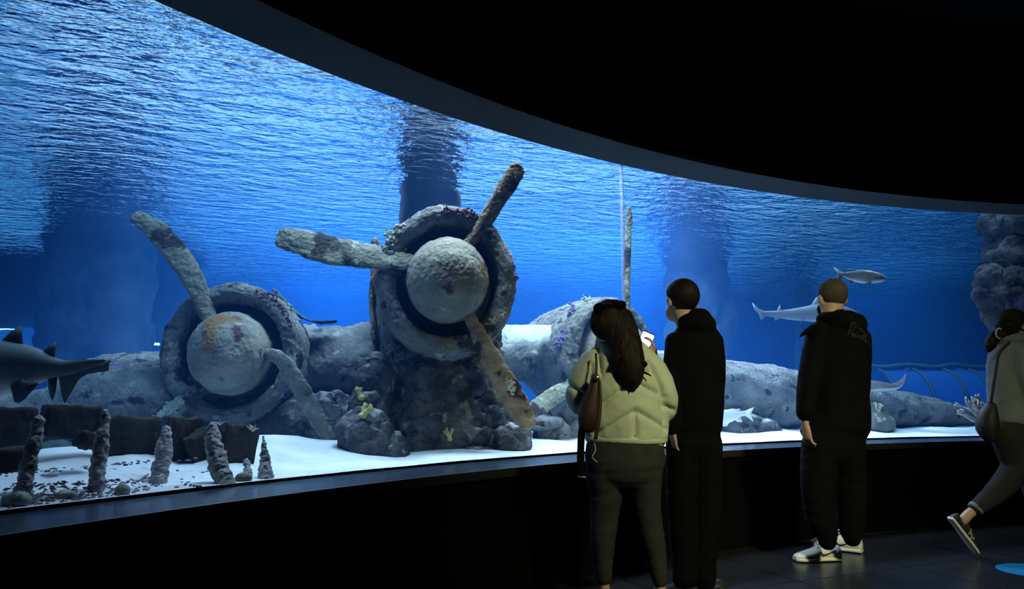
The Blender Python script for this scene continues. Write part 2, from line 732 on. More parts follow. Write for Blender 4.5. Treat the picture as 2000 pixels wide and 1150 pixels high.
na, nr = 230, 150
tt = np.linspace(A0, A1, na)
rr = CR + 0.026 + (R_FAR - CR) * np.linspace(0, 1, nr) ** 2.0
TT, RR = np.meshgrid(tt, rr)
sx, sy = (CC[0] + RR * np.cos(TT)).ravel(), (CC[1] + RR * np.sin(TT)).ravel()
sand = obj('sand_bed', (np.c_[sx, sy, sand_z(sx, sy)], grid_faces(nr, na)), M_sand)
tag(sand, 'rippled white sand covering the tank floor', 'sand', kind='stuff')

M_far = material('far_rock', (0.05, 0.07, 0.09), (0.12, 0.14, 0.16), 1.2, rough=0.9, bump=0.5, bscale=5, bdist=0.1)
na, nz = 220, 26
fw = np.array([[CC[0] + (R_FAR - 0.6) * math.cos(t), CC[1] + (R_FAR - 0.6) * math.sin(t), z] for z in np.linspace(0.3, 3.6, nz) for t in np.linspace(A0, A1, na)])
fw[:, :2] += (nrm([1, 1]) * 0)[None, :]
rad = fw[:, :2] - CC
rad /= np.linalg.norm(rad, axis=1)[:, None]
fw[:, :2] -= rad * (0.8 * fbm(fw, 0.5, 4, 9))[:, None]
struct('wall_far', (fw, grid_faces(nz, na)), M_far, smooth=True)

# ------------------------------------------------------------------ rockwork
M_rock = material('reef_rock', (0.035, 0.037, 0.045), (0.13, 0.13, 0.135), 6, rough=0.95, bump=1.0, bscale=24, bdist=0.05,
                  patches=[((0.22, 0.22, 0.21), 9, 0.60), ((0.09, 0.06, 0.13), 3.5, 0.64), ((0.02, 0.02, 0.02), 5, 0.60)], upface_tone=((0.52, 0.54, 0.52), 0.66))
M_pillar = material('pillar_rock', (0.020, 0.026, 0.032), (0.05, 0.06, 0.066), 2.5, rough=0.95, bump=0.6, bscale=9, bdist=0.05)


def rock(name, label, parts, voxel=0.03, amp=0.06, scale=3.0, mat=None, seed=0, ridged=True, loc=None, cat='rock', smooth=2, second=None):
    v, f = displace(remesh(parts, voxel, smooth), amp * 1.8, scale * 0.55, 3, seed + 8, False)
    v, f = displace((v, f), amp, scale, 5, seed, ridged, second)
    base = np.array([v[:, 0].mean(), v[:, 1].mean(), v[:, 2].min()]) if loc is None else np.asarray(loc)
    o = obj(name, (v, f), mat or M_rock, None, True, base)
    return tag(o, label, cat)


# mound that carries the middle engine
mound = rock('reef_boulder', 'dark rock mound crusted with coral under the middle propeller engine', [
    chain(5.75, [(852, 930, -0.05, 176, 100), (852, 895, -0.02, 166, 96), (856, 850, 0.0, 146, 88), (860, 800, 0.03, 126, 82), (864, 750, 0.06, 110, 80), (868, 700, 0.1, 100, 78), (872, 640, 0.15, 88, 74)], 30, 20),
    ellpx(732, 752, 5.45, 22, 50, 40), ellpx(722, 800, 5.35, 24, 36, 40), ellpx(712, 856, 5.1, 40, 40, 50), ellpx(1000, 866, 5.6, 32, 26, 50),
    ellpx(750, 880, 5.2, 40, 22, 50)],
    0.015, 0.050, 6.5, seed=1, second=(0.030, 22))
rock('reef_boulder', 'low blue-grey rock slope under the engine with the bent blades', [
    ellpx(570, 835, 5.95, 110, 68, 80), ellpx(640, 830, 6.0, 55, 62, 70), ellpx(480, 845, 5.9, 70, 50, 70), ellpx(620, 785, 6.5, 80, 55, 60)], 0.022, 0.085, 3.6, seed=2, second=(0.03, 14))
rock('reef_boulder', 'pale crusted rock pile beside the blade tip near the jacketed visitor', [
    ellpx(1122, 830, 7.1, 28, 42, 36), ellpx(1085, 852, 7.0, 28, 18, 36), ellpx(1150, 850, 7.0, 36, 26, 36), ellpx(1165, 815, 7.3, 40, 50, 40)], 0.013, 0.085, 7, seed=23, second=(0.035, 22),
    mat=material('pale_reef_rock', (0.10, 0.105, 0.11), (0.27, 0.28, 0.27), 7, rough=0.9, bump=0.6, bscale=26, bdist=0.02, patches=[((0.50, 0.50, 0.44), 9, 0.60)]))
rock('reef_boulder', 'flat pale slab of rock lying on the sand behind the lower blade tip', [
    ellpx(1052, 826, 6.9, 50, 14, 50)], 0.02, 0.03, 5, seed=13, mat=MATS['pale_reef_rock'])
rock('reef_boulder', 'low dark rock on the sand under the silver fish', [
    ellpx(1440, 838, 7.9, 45, 22, 40), ellpx(1480, 845, 7.8, 30, 12, 30)], 0.025, 0.05, 5, seed=4)
rock('reef_boulder', 'small knobbly rock with pale coral on the sand by the black jacket', [
    ellpx(1712, 828, 7.9, 26, 16, 26), ellpx(1705, 808, 7.95, 16, 18, 18), ellpx(1692, 830, 7.9, 22, 14, 20)], 0.018, 0.045, 7, seed=5, mat=MATS['pale_reef_rock'])


def pillar(label, x0, x1, d, seed, bulge=(), amp=0.10, depth=None, mat=None, zb=0.45, zt=3.3, name='reef_tower'):
    c = P((x0 + x1) / 2, 700, d)
    w = (x1 - x0) / 2 * d / F
    rows = [(c[0], c[1], z) for z in np.linspace(zb, zt, 9)]
    pr = [loft(rows, w, depth or w * 0.8, 20, uref=(0, 1, 0), power=3.2)]
    for (bx, by, rx, ry) in bulge:
        pr.append(ellpx(bx, by, d, rx, ry, rx))
    return rock(name, label, pr, 0.05, amp, 1.6, mat or M_pillar, seed, True, (c[0], c[1], zb), 'rock pillar', second=(0.03, 6))


pillar('broad square rock pillar standing behind the outer wing and the shark tail', 98, 262, 11.0, 11, [(180, 625, 30, 32), (110, 600, 20, 70), (255, 640, 20, 60)])
pillar('dark square pillar rising behind the nose engine', 782, 890, 7.9, 12, amp=0.03, mat=material('dark_pillar', (0.015, 0.018, 0.022), (0.04, 0.044, 0.05), 3, rough=0.9, bump=0.3, bscale=9))
pillar('hazy rock pillar rising beside the head of the visitor in the black hoodie', 1318, 1412, 12.5, 13, [(1395, 620, 34, 60), (1380, 690, 45, 60)])
pillar('slim far rock pillar beyond the small shark', 1560, 1600, 17.0, 14, amp=0.06)
# lintel of rock between the far left pillars
rock('reef_overhang', 'long dark rock lintel hanging between far pillars over a strip of bright water', [
    loft([P(x, 575 + 6 * math.sin(x), 12.6) for x in np.linspace(-420, 335, 12)], 0.52, 0.5, 14, uref=(0, 1, 0), power=3.0)], 0.06, 0.10, 1.5, M_pillar, 15, cat='rock')
rock('reef_overhang', 'mass of overhanging reef rock in the upper corner above the woman in the cap', [
    ellpx(1985, 440, 7.9, 30, 60, 60), ellpx(1990, 500, 7.9, 50, 40, 60), ellpx(1985, 560, 7.9, 58, 55, 60), ellpx(2010, 600, 7.9, 50, 60, 60), ellpx(2050, 500, 8.1, 80, 120, 80),
    ellpx(2060, 700, 8.1, 70, 160, 70), ellpx(2040, 400, 8.1, 80, 60, 60), ellpx(2070, 320, 8.2, 100, 60, 80)], 0.026, 0.10, 3.5, material('dark_reef_rock', (0.022, 0.024, 0.03), (0.075, 0.075, 0.085), 6, rough=0.95, bump=1.0, bscale=24, bdist=0.05, patches=[((0.11, 0.07, 0.12), 4, 0.62)]), 16, cat='rock', second=(0.04, 13))

# added glowing bars that stand in for glints on the water surface
M_glint = material('added_glint', (0.8, 0.9, 1.0), rough=0.4, emit=((0.75, 0.88, 1.0), 14.0))
for (x, y, w, lab) in ((14, 642, 30, 'short glowing bar standing in for a water glint far behind the shark dorsal fin'), (290, 672, 40, 'longer glowing bar standing in for a water glint low between broad pillar and engine'), (296, 645, 22, 'faint short glowing bar standing in for a water glint higher up between broad pillar and engine')):
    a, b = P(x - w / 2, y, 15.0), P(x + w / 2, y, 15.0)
    tag(obj('added_glint', loft([a, (a + b) / 2 + [0, 0, 0.012], b], 0.022, 0.03, 10), M_glint, None, True, (a + b) / 2), lab, 'glint', 'added bars for far water glints')


# ------------------------------------------------------------------ the sunken three-engined aircraft
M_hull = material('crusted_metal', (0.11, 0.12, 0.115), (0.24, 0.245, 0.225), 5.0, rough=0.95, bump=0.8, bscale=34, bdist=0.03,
                  patches=[((0.10, 0.09, 0.17), 4.2, 0.63), ((0.13, 0.075, 0.07), 3.1, 0.63), ((0.035, 0.04, 0.042), 7.5, 0.58), ((0.34, 0.35, 0.30), 11.0, 0.63)], upface_tone=((0.34, 0.36, 0.34), 0.80))
M_spin = material('spinner_crust', (0.20, 0.20, 0.165), (0.34, 0.33, 0.265), 6.0, rough=0.95, bump=0.7, bscale=36, bdist=0.022,
                  patches=[((0.26, 0.15, 0.06), 2.6, 0.57), ((0.09, 0.05, 0.06), 7.5, 0.61), ((0.42, 0.41, 0.33), 11.0, 0.63), ((0.06, 0.06, 0.06), 9.0, 0.62)])
M_blade = material('blade_crust', (0.19, 0.20, 0.16), (0.33, 0.34, 0.26), 9.0, rough=0.95, bump=1.0, bscale=40, bdist=0.022,
                   patches=[((0.06, 0.055, 0.05), 5.0, 0.54), ((0.12, 0.07, 0.04), 7.0, 0.62), ((0.42, 0.44, 0.36), 12.0, 0.61)])
M_rust = material('rusty_blade', (0.22, 0.14, 0.085), (0.38, 0.32, 0.23), 12.0, rough=0.95, bump=1.0, bscale=44, bdist=0.025,
                  patches=[((0.05, 0.03, 0.035), 7.0, 0.54), ((0.42, 0.40, 0.30), 14.0, 0.62)])
M_cav = material('engine_cavity', (0.015, 0.017, 0.02), (0.03, 0.033, 0.036), 6, rough=0.8)
M_grille = material('engine_ring', (0.035, 0.038, 0.045), (0.06, 0.06, 0.065), 12, rough=0.6)
M_pale = material('pale_coral', (0.36, 0.38, 0.30), (0.58, 0.60, 0.48), 30, rough=0.85, bump=0.4, bscale=60)
M_purple = material('purple_coral', (0.12, 0.10, 0.27), (0.20, 0.165, 0.38), 30, rough=0.85, bump=0.4, bscale=60)
M_brown = material('brown_coral', (0.09, 0.045, 0.045), (0.18, 0.10, 0.095), 30, rough=0.85, bump=0.4, bscale=60)
M_lit = material('lit_wing_tone', (0.55, 0.60, 0.58), (0.75, 0.78, 0.74), 6, rough=0.9, bump=0.5, bscale=30, bdist=0.02,
                 patches=[((0.3, 0.32, 0.33), 7, 0.6)])  # pale colour paints in the light falling on the wing top

AX = nrm([0.40, -0.912, -0.06])            # the way the aircraft points
SPAN = nrm(np.cross(AX, [0, 0, 1.0]))
SPAN = SPAN if SPAN[0] > 0 else -SPAN      # along the wing, to the picture's right
UP = nrm(np.cross(SPAN, AX))
UP = UP if UP[2] > 0 else -UP

C_L, C_M, C_R = P(450, 690, 5.5), P(874, 548, 5.3), P(1196, 690, 6.9)
ER = 0.487
AX_L, AX_M, AX_R = nrm([0.12, -0.99, 0.0]), nrm([0.15, -0.985, -0.02]), nrm([0.50, -0.866, 0.0])
AXES = {id(C_L): AX_L, id(C_M): AX_M, id(C_R): AX_R}
plane = thing('aircraft_wreck', 'coral-crusted three-engined aircraft wreck with bent propellers lying in the tank', 'aircraft', (C_M[0], C_M[1] + 1.0, Z_SAND))


def crust(vf, name, seed, mat, parent, amp=0.012, scale=9.0, label=None, ridged=False):
    return obj(name, displace(vf, amp, scale, 5, seed, ridged, (0.62 * amp, scale * 4.5)), mat, parent, label=label)


def engine(c, seed, spin_s=1.0, squash=1.04, AX=None):
    R = ER
    prof = [(-1.15, 0.70 * R), (-0.95, 0.86 * R), (-0.7, 0.95 * R), (-0.45, 1.0 * R), (-0.2, 1.02 * R), (-0.08, 1.01 * R)]
    for k in range(1, 8):
        t = math.pi * k / 8
        prof.append((-0.05 + 0.085 * math.sin(t), R * (0.87 + 0.135 * math.cos(t))))
    prof += [(-0.10, 0.73 * R), (-0.22, 0.735 * R), (-0.34, 0.74 * R)]
    # finer rows
    pr = resample(np.array(prof), 120)
    cw = crust(lathe(c, AX, pr, 190, squash=squash), 'engine_cowling', seed, M_hull, plane, 0.024, 6.0)
    back = [(-0.30, 0.76 * R), (-0.31, 0.4 * R), (-0.31, 0.02)]
    obj('engine_block', lathe(c, AX, back, 40, squash=squash), M_cav, cw)
    for q, s in ((0.69, -0.20), (0.645, -0.16), (0.60, -0.12)):
        tor = [(s + 0.016 * math.cos(t), R * q + 0.016 * math.sin(t)) for t in np.linspace(0, 2 * math.pi, 9)]
        obj('cooling_ring', lathe(c, AX, tor, 56, squash=squash), M_grille, cw)
    sp = [(-0.30, 0.50 * R), (-0.16, 0.565 * R), (-0.03, 0.585 * R), (0.08, 0.565 * R), (0.18, 0.51 * R), (0.27, 0.41 * R), (0.335, 0.27 * R), (0.365, 0.13 * R), (0.372, 0.0006)]
    sp = resample(np.array(sp) * [spin_s, 1], 80)
    return cw, crust(lathe(c, AX, sp, 130, squash=1.05), 'spinner', seed + 5, M_spin, plane, 0.012, 9.0)


def blade(spin, c, pts, mat, seed, label=None, thick=9.0, rows=70, pitch=0.35):
    AX = AXES[id(c)]
    """rows (x, y, forward offset m, half width px) on the plane of the propeller"""
    hub = c + AX * 0.02
    pts = resample(np.array(pts, float), rows)
    cen = np.array([on_plane(p[0], p[1], hub + AX * p[2], AX) for p in pts])
    dep = cen[:, 1]
    wid = pts[:, 3] * dep / F
    tk = np.interp(np.linspace(0, 1, rows), [0, 0.2, 1], [1.5, 1.0, 0.55]) * thick * dep / F
    tw = np.linspace(pitch * 1.6, pitch * 0.5, rows)
    vf = loft(cen, wid, np.minimum(tk, wid * 0.8), 34, uref=AX, power=2.3, twist=tw)
    v, f = displace(vf, 0.012, 14, 4, seed, False, (0.010, 45))
    return obj('blade', (v, f), mat, spin, label=label)


cwL, spL = engine(C_L, 1, AX=AX_L)
cwM, spM = engine(C_M, 2, 1.0, 1.10, AX_M)
cwR, spR = engine(C_R, 3, AX=AX_R)
blade(spM, C_M, [(835, 520, 0, 14), (800, 513, 0, 18), (740, 503, 0, 26), (650, 489, 0, 31), (580, 470, 0, 27), (545, 463, 0, 20)], M_blade, 1, 'broad pale blade pointing sideways')
blade(spM, C_M, [(905, 490, 0, 12), (930, 458, 0, 13), (955, 420, 0, 16), (985, 372, 0, 18), (1003, 342, 0, 18), (1014, 326, 0, 15)], M_rust, 2, 'rusty broken blade pointing up')
blade(spM, C_M, [(905, 590, 0, 10), (920, 622, 0.02, 12), (945, 675, 0.05, 19), (978, 735, 0.08, 23), (1010, 790, 0.10, 24), (1034, 832, 0.12, 17)], M_rust, 3, 'rusty blade hanging down with pale growth')
blade(spL, C_L, [(425, 650, 0, 13), (403, 608, 0, 16), (385, 560, 0.04, 20), (352, 505, 0.10, 23), (305, 450, 0.14, 21), (262, 422, 0.16, 13)], M_blade, 4, 'curved blade bent up and backwards')
blade(spL, C_L, [(420, 735, 0, 13), (385, 765, 0.02, 17), (345, 797, 0.05, 18), (305, 826, 0.08, 13)], M_blade, 5, 'short lower blade with a pale encrusted edge')
blade(spL, C_L, [(470, 692, 0, 11), (510, 690, 0.06, 11), (550, 703, 0.16, 15), (582, 750, 0.20, 18), (617, 812, 0.20, 18), (643, 856, 0.20, 13)], M_blade, 6, 'blade bent sharply down at its root')
blade(spR, C_R, [(1225, 640, 0, 7), (1224, 590, 0, 7), (1225, 530, 0, 7), (1227, 470, 0, 8), (1228, 430, 0, 8), (1228, 406, 0, 6)], M_blade, 7, 'upright blade seen edge on', 6, pitch=0.1)
blade(spR, C_R, [(1180, 705, 0, 10), (1130, 745, 0, 14), (1085, 772, 0, 17), (1050, 795, 0.02, 17), (1030, 806, 0.03, 12)], M_blade, 8, 'dark lower blade pointing to the sand')

# fuselage behind the nose engine
fs = [(-0.55, 0.95), (-0.9, 1.06), (-1.4, 1.14), (-2.2, 1.16), (-3.2, 1.05), (-4.4, 0.8), (-5.6, 0.45)]
cen = np.array([C_M + AX_M * s + np.array([0, 0, -0.06 + 0.10 * (s + 0.55)]) for s, _ in fs])
rad = np.array([r * ER for _, r in fs])
pp = resample(np.c_[cen, rad], 130)
crust(loft(pp[:, :3], pp[:, 3], pp[:, 3] * 1.08, 110, uref=(0, 0, 1)), 'fuselage', 21, M_hull, plane, 0.02, 5.0)

# wing: sections along the span (point of the section's middle, half thickness, half chord)
def wing(name, rows, seed, mat, n=130):
    rows = resample(np.array(rows, float), n)
    V = []
    k = 76
    for x, z, y, th, ch in rows:
        for j in range(k):
            t = 2 * math.pi * j / k
            cx, sx = math.cos(t), math.sin(t)
            cx = math.copysign(abs(cx) ** 0.85, cx)
            taper = 1.0 if cx > -0.1 else 1.0 - 0.75 * min(1, (-0.1 - cx) / 0.9)
            V.append(np.array([x, y, z]) + AX * ch * cx + np.array([0, 0, 1.0]) * th * sx * taper)
    f = grid_faces(len(rows), k, True) + [tuple(range(k))[::-1], tuple((len(rows) - 1) * k + j for j in range(k))]
    return crust((np.array(V), f), name, seed, mat, plane, 0.035, 4.0)


def wrow(x, ytop, ybot, d, ch):
    a, b = P(x, ytop, d), P(x, ybot, d)
    return (a[0], (a[2] + b[2]) / 2, d + ch * 0.75, (a[2] - b[2]) / 2 * (1 + ch * 0.75 / d), ch)


wing('wing', [wrow(-170, 790, 880, 4.95, 0.4), wrow(0, 768, 880, 5.15, 0.5), wrow(100, 706, 872, 5.35, 0.6), wrow(210, 690, 866, 5.5, 0.65), wrow(330, 692, 850, 5.65, 0.7), wrow(430, 640, 800, 5.95, 0.7)], 31, M_hull)
wing('wing', [wrow(470, 640, 790, 6.1, 0.6), wrow(580, 632, 772, 6.15, 0.6), wrow(650, 634, 775, 6.25, 0.6), wrow(740, 615, 765, 6.45, 0.7), wrow(820, 610, 740, 6.6, 0.7)], 32, M_hull)
wing('wing', [wrow(900, 636, 735, 6.9, 0.6), wrow(970, 634, 738, 7.1, 0.6), wrow(1040, 632, 742, 7.3, 0.6), wrow(1120, 634, 745, 7.5, 0.6), wrow(1200, 640, 750, 7.7, 0.6)], 33, M_hull)
wing('wing', [wrow(1260, 680, 845, 7.9, 0.7), wrow(1400, 702, 846, 8.15, 0.8), wrow(1480, 708, 846, 8.3, 0.85), wrow(1570, 722, 843, 8.5, 0.85), wrow(1680, 748, 842, 8.7, 0.8), wrow(1790, 766, 840, 8.9, 0.7), wrow(1880, 792, 838, 9.1, 0.5), wrow(1950, 815, 836, 9.25, 0.3)], 34, M_hull)
# pale sheet that paints the lit top of the inner wing
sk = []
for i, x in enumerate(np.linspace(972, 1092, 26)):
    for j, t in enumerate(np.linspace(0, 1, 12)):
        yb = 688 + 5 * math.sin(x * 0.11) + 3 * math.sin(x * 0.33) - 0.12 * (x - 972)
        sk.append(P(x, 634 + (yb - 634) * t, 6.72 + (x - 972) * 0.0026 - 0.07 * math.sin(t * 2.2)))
crust((np.array(sk), grid_faces(26, 12)), 'lit_wing_skin', 41, M_lit, plane, 0.012, 12.0)
# torn metal edge along the top of the inner wing
crust(loft([P(x, y, 5.95 + 0.0012 * (x - 540)) for x, y in resample([(535, 566), (560, 592), (590, 619), (620, 629), (655, 628)], 60)], 0.010, 0.09, 14), 'torn_edge', 42, M_cav, plane, 0.012, 14)
# strip of rust and skin at the nose's side
crust(loft([P(x, y, 5.62) for x, y in resample([(733, 470), (730, 540), (728, 600), (734, 660), (736, 705)], 30)], 0.02, 0.10, 10), 'torn_edge', 43, M_rust, plane, 0.014, 14)


def keep_main(vf):
    """largest connected piece"""
    v, f = vf
    n = len(v)
    lab = np.arange(n)
    e = np.array([(q[k], q[(k + 1) % len(q)]) for q in f for k in range(len(q))])
    while True:
        m = np.minimum(lab[e[:, 0]], lab[e[:, 1]])
        old = lab.copy()
        np.minimum.at(lab, e[:, 0], m)
        np.minimum.at(lab, e[:, 1], m)
        lab = lab[lab]
        if (old == lab).all():
            break
    big = np.bincount(lab).argmax()
    idx = -np.ones(n, int)
    sel = np.where(lab == big)[0]
    idx[sel] = np.arange(len(sel))
    return v[sel], [tuple(int(idx[i]) for i in q) for q in f if lab[q[0]] == big]


def clump(name, centre, spread, n, r, mat, parent, seed):
    """ragged crust of small knobs grown together"""
    rnd = random.Random(seed)
    pr = []
    p = np.zeros(3)
    sp = np.asarray(spread) * [1.9, 0.35, 1.9]
    for k in range(n * 6):
        o = np.array([rnd.gauss(0, 1), rnd.gauss(0, 1), rnd.gauss(0, 1)]) * sp
        p = o if rnd.random() < 0.4 else p * 0.6 + o * 0.6
        q = r * rnd.uniform(0.3, 0.7)
        pr.append(ell(np.asarray(centre) + p, (q * 1.3, q * 0.8, q * 1.3), 7, 5))
    v, f = keep_main(remesh(pr, r * 0.30, 1))
    return obj(name, displace((v, f), r * 0.35, 1.2 / r, 2, seed), mat, parent)


def on_cowl(c, ang, s, rr=1.03, squash=1.04):
    AX = AXES[id(c)]
    e1 = nrm(np.cross(AX, (0, 0, 1)))
    e2 = np.cross(e1, AX)
    a = math.radians(ang)
    return c + AX * s + e1 * math.cos(a) * rr * ER * (1 if e1[0] > 0 else -1) + e2 * math.sin(a) * rr * ER * squash


# growths on the cowlings (angle 0 = picture right, 90 = top)
sgn = 1
def grow(c, cw, ang, s, rr, spread, n, r, mat, seed):
    p = on_cowl(c, ang, s, rr, 1.08)
    clump('coral_growth', p, spread, n, r, mat, cw, seed)


for ang in (136, 143, 150, 157):
    grow(C_M, cwM, ang, 0.02, 0.97, (0.015, 0.02, 0.015), 9, 0.014, M_pale, ang)
for ang in (152, 160, 166):
    grow(C_M, cwM, ang, 0.0, 0.76, (0.018, 0.02, 0.022), 10, 0.014, M_brown, ang + 1)
for ang in (190, 197, 204, 211, 218):
    grow(C_M, cwM, ang, 0.02, 0.86, (0.014, 0.015, 0.02), 10, 0.011, M_purple, ang + 2)
for ang in (84, 92, 66, 72):
    grow(C_M, cwM, ang, 0.035, 0.93, (0.02, 0.02, 0.015), 9, 0.012, M_brown, ang + 3)
for ang in (-18, -12, 2, 10, 18):
    grow(C_M, cwM, ang, 0.01, 0.95, (0.012, 0.02, 0.025), 9, 0.011, M_purple, ang + 4)
for ang in (-36, -30, -42):
    grow(C_M, cwM, ang, 0.03, 0.86, (0.014, 0.015, 0.02), 10, 0.010, M_pale, ang + 5)
for ang in (62, 52, 42, 32, 22):
    grow(C_L, cwL, ang, 0.02, 0.88, (0.02, 0.02, 0.025), 11, 0.014, M_brown, ang + 6)
for ang in (-28, -35):
    grow(C_L, cwL, ang, 0.02, 0.9, (0.015, 0.015, 0.02), 10, 0.011, M_purple, ang + 7)
for ang in (36, 28):
    grow(C_L, cwL, ang, -0.02, 1.03, (0.008, 0.01, 0.02), 8, 0.010, M_pale, ang + 8)
for ang in (140, 165, 172):
    grow(C_R, cwR, ang, -0.1, 1.0, (0.02, 0.05, 0.03), 11, 0.016, M_purple, ang + 9)
grow(C_R, cwR, 115, -0.1, 1.02, (0.02, 0.04, 0.015), 10, 0.014, M_pale, 77)
# growths on spinners and blades
for (x, y, c, sp, m, sd) in ((846, 535, C_M, spM, M_pale, 1), (848, 548, C_M, spM, M_pale, 2), (925, 520, C_M, spM, M_purple, 3), (921, 545, C_M, spM, M_purple, 4), (885, 465, C_M, spM, M_brown, 5), (905, 497, C_M, spM, M_brown, 6),
                             (440, 640, C_L, spL, M_brown, 7), (452, 662, C_L, spL, M_pale, 8), (458, 678, C_L, spL, M_pale, 9), (372, 715, C_L, spL, M_pale, 10)):
    AXc = AXES[id(c)]
    e = np.array(on_plane(x, y, c, AXc)) - c
    r_ = min(np.linalg.norm(e) / (0.585 * ER), 1)
    p = c + e * 0.985 + AXc * (0.37 * math.sqrt(max(0, 1 - r_ * r_)) - 0.01)
    clump('coral_growth', p, (0.016, 0.012, 0.022), 9, 0.009, m, sp, 100 + sd)
for k in range(9):
    p = on_plane(300 + k * 6, 824 - k * 4.8, C_L + AX_L * 0.10, AX_L)
    clump('coral_growth', p, (0.012, 0.01, 0.010), 8, 0.012, M_pale, spL, 200 + k)
for (x, y) in ((1000, 752), (998, 762)):
    clump('coral_growth', on_plane(x, y, C_M + AX_M * 0.14, AX_M), (0.012, 0.008, 0.014), 9, 0.009, M_pale, spM, x)


# ------------------------------------------------------------------ things in the tank
def gdepth(x, r=0.0):
    """depth at frame column x of the curve r behind the window"""
    u = (x - 1000.0) / F
    a = u * u + 1
    b = -2 * (u * CC[0] + CC[1])
    c = CC @ CC - (CR + r) ** 2
    return (-b + math.sqrt(b * b - 4 * a * c)) / (2 * a)


def sz(x, y):
    return float(sand_z(np.array([x]), np.array([y]))[0])


M_timber = material('barnacled_timber', (0.22, 0.21, 0.23), (0.46, 0.44, 0.45), 16, rough=0.95, bump=0.8, bscale=50, bdist=0.012,
                    patches=[((0.10, 0.09, 0.09), 12, 0.60), ((0.26, 0.20, 0.34), 9, 0.66)])
M_plank = material('rotten_plank', (0.020, 0.018, 0.016), (0.045, 0.038, 0.032), 9, rough=0.95, bump=0.6, bscale=30, bdist=0.012,
                   patches=[((0.10, 0.08, 0.06), 8, 0.68)])
hb = P(250, 900, gdepth(250, 0.6))
hull = thing('sunken_boat', 'broken ribs and dark planks of a sunken wooden boat half buried in sand', 'boat wreck', (hb[0], hb[1], Z_SAND))


def rib_post(x0, y0, x1, y1, w0, w1, seed, bulge=0.0):
    b = on_floor(x0, y0 + 4, Z_SAND - 0.02)
    d0 = max(b[1], gdepth(x0, 0.05 + w0 * b[1] / F))
    rows = []
    for t in np.linspace(0, 1, 22):
        wob = 1 + 0.05 * math.sin(t * 9 + seed) + 0.03 * math.sin(t * 37 + seed * 2)
        rows.append((x0 + (x1 - x0) * t + bulge * math.sin(t * 3.1), y0 + (y1 - y0) * t, 0.10 * t, (w0 + (w1 - w0) * t) * wob * 1.0 * (1 if t < 0.8 else 1 - 1.6 * (t - 0.8)), (w0 + (w1 - w0) * t) * 1.1 * wob * (1 if t < 0.8 else 1 - 1.6 * (t - 0.8))))
    v, f = displace(chain(d0, resample(np.array(rows), 60), 24), 0.012, 18, 5, seed, False, (0.010, 60))
    obj('rib', (v, f), M_timber, hull)


rib_post(38, 990, 76, 818, 15, 11, 1)
rib_post(186, 968, 206, 806, 16, 10, 2)
rib_post(310, 945, 326, 838, 17, 12, 3)
rib_post(440, 948, 414, 836, 18, 15, 4, -4)
rib_post(520, 938, 514, 852, 15, 2, 5)
rib_post(486, 935, 482, 898, 9, 4, 6)
rib_post(405, 905, 400, 868, 12, 8, 7)


def plank(x0, x1, yt, yb, r, seed, tilt=0.0):
    n = 16
    rows = []
    for t in np.linspace(0, 1, n):
        x = x0 + (x1 - x0) * t
        d = gdepth(x, r)
        edge = 2.5 * math.sin(t * 9 + seed) + 1.5 * math.sin(t * 27 + seed * 3)
        rows.append((P(x, (yt + yb) / 2 + tilt * (t - .5), d), ((yb - yt) / 2 + 4 + edge * 0.6) * d / F))
    v, f = loft([q[0] for q in rows], [q[1] for q in rows], 0.035, 20, uref=(1, -0.6, 0), power=5, round_ends=False)
    obj('plank', displace((v, f), 0.014, 14, 3, seed), M_plank, hull)


for k, (x0, x1, yt, yb, r, tl) in enumerate([(-110, 66, 802, 868, 0.85, -8), (84, 190, 796, 850, 0.85, 4), (200, 306, 818, 884, 0.8, 6), (328, 390, 820, 896, 0.72, 2), (366, 412, 848, 900, 0.66, -26),
                                             (430, 494, 834, 908, 0.55, 10), (-110, 58, 882, 922, 0.42, -10), (150, 188, 846, 872, 0.6, 4)]):
    plank(x0, x1, yt, yb, r, k + 3, tl)
# pale tuft on the end of the last plank and on a rib
M_tuft = material('pale_tuft', (0.40, 0.30, 0.24), (0.60, 0.55, 0.50), 30, rough=0.9)
for (tx, ty, n) in ((494, 842, 12), (430, 830, 9)):
    rnd = random.Random(tx)
    pr = []
    d = gdepth(tx, 0.5)
    for k in range(n):
        a = rnd.uniform(0.2, 2.9)
        l = rnd.uniform(10, 22)
        p0, p1 = P(tx, ty, d - 0.04), P(tx + l * math.cos(a), ty - l * math.sin(a) * 0.7, d - 0.04 + rnd.uniform(-.03, .03))
        pr.append(tube([p0, (p0 + p1) / 2 + [0, 0, 0.004], p1], [0.004, 0.003, 0.001], 5))
    o = obj('seaweed_tuft', join(pr), M_tuft, hull)

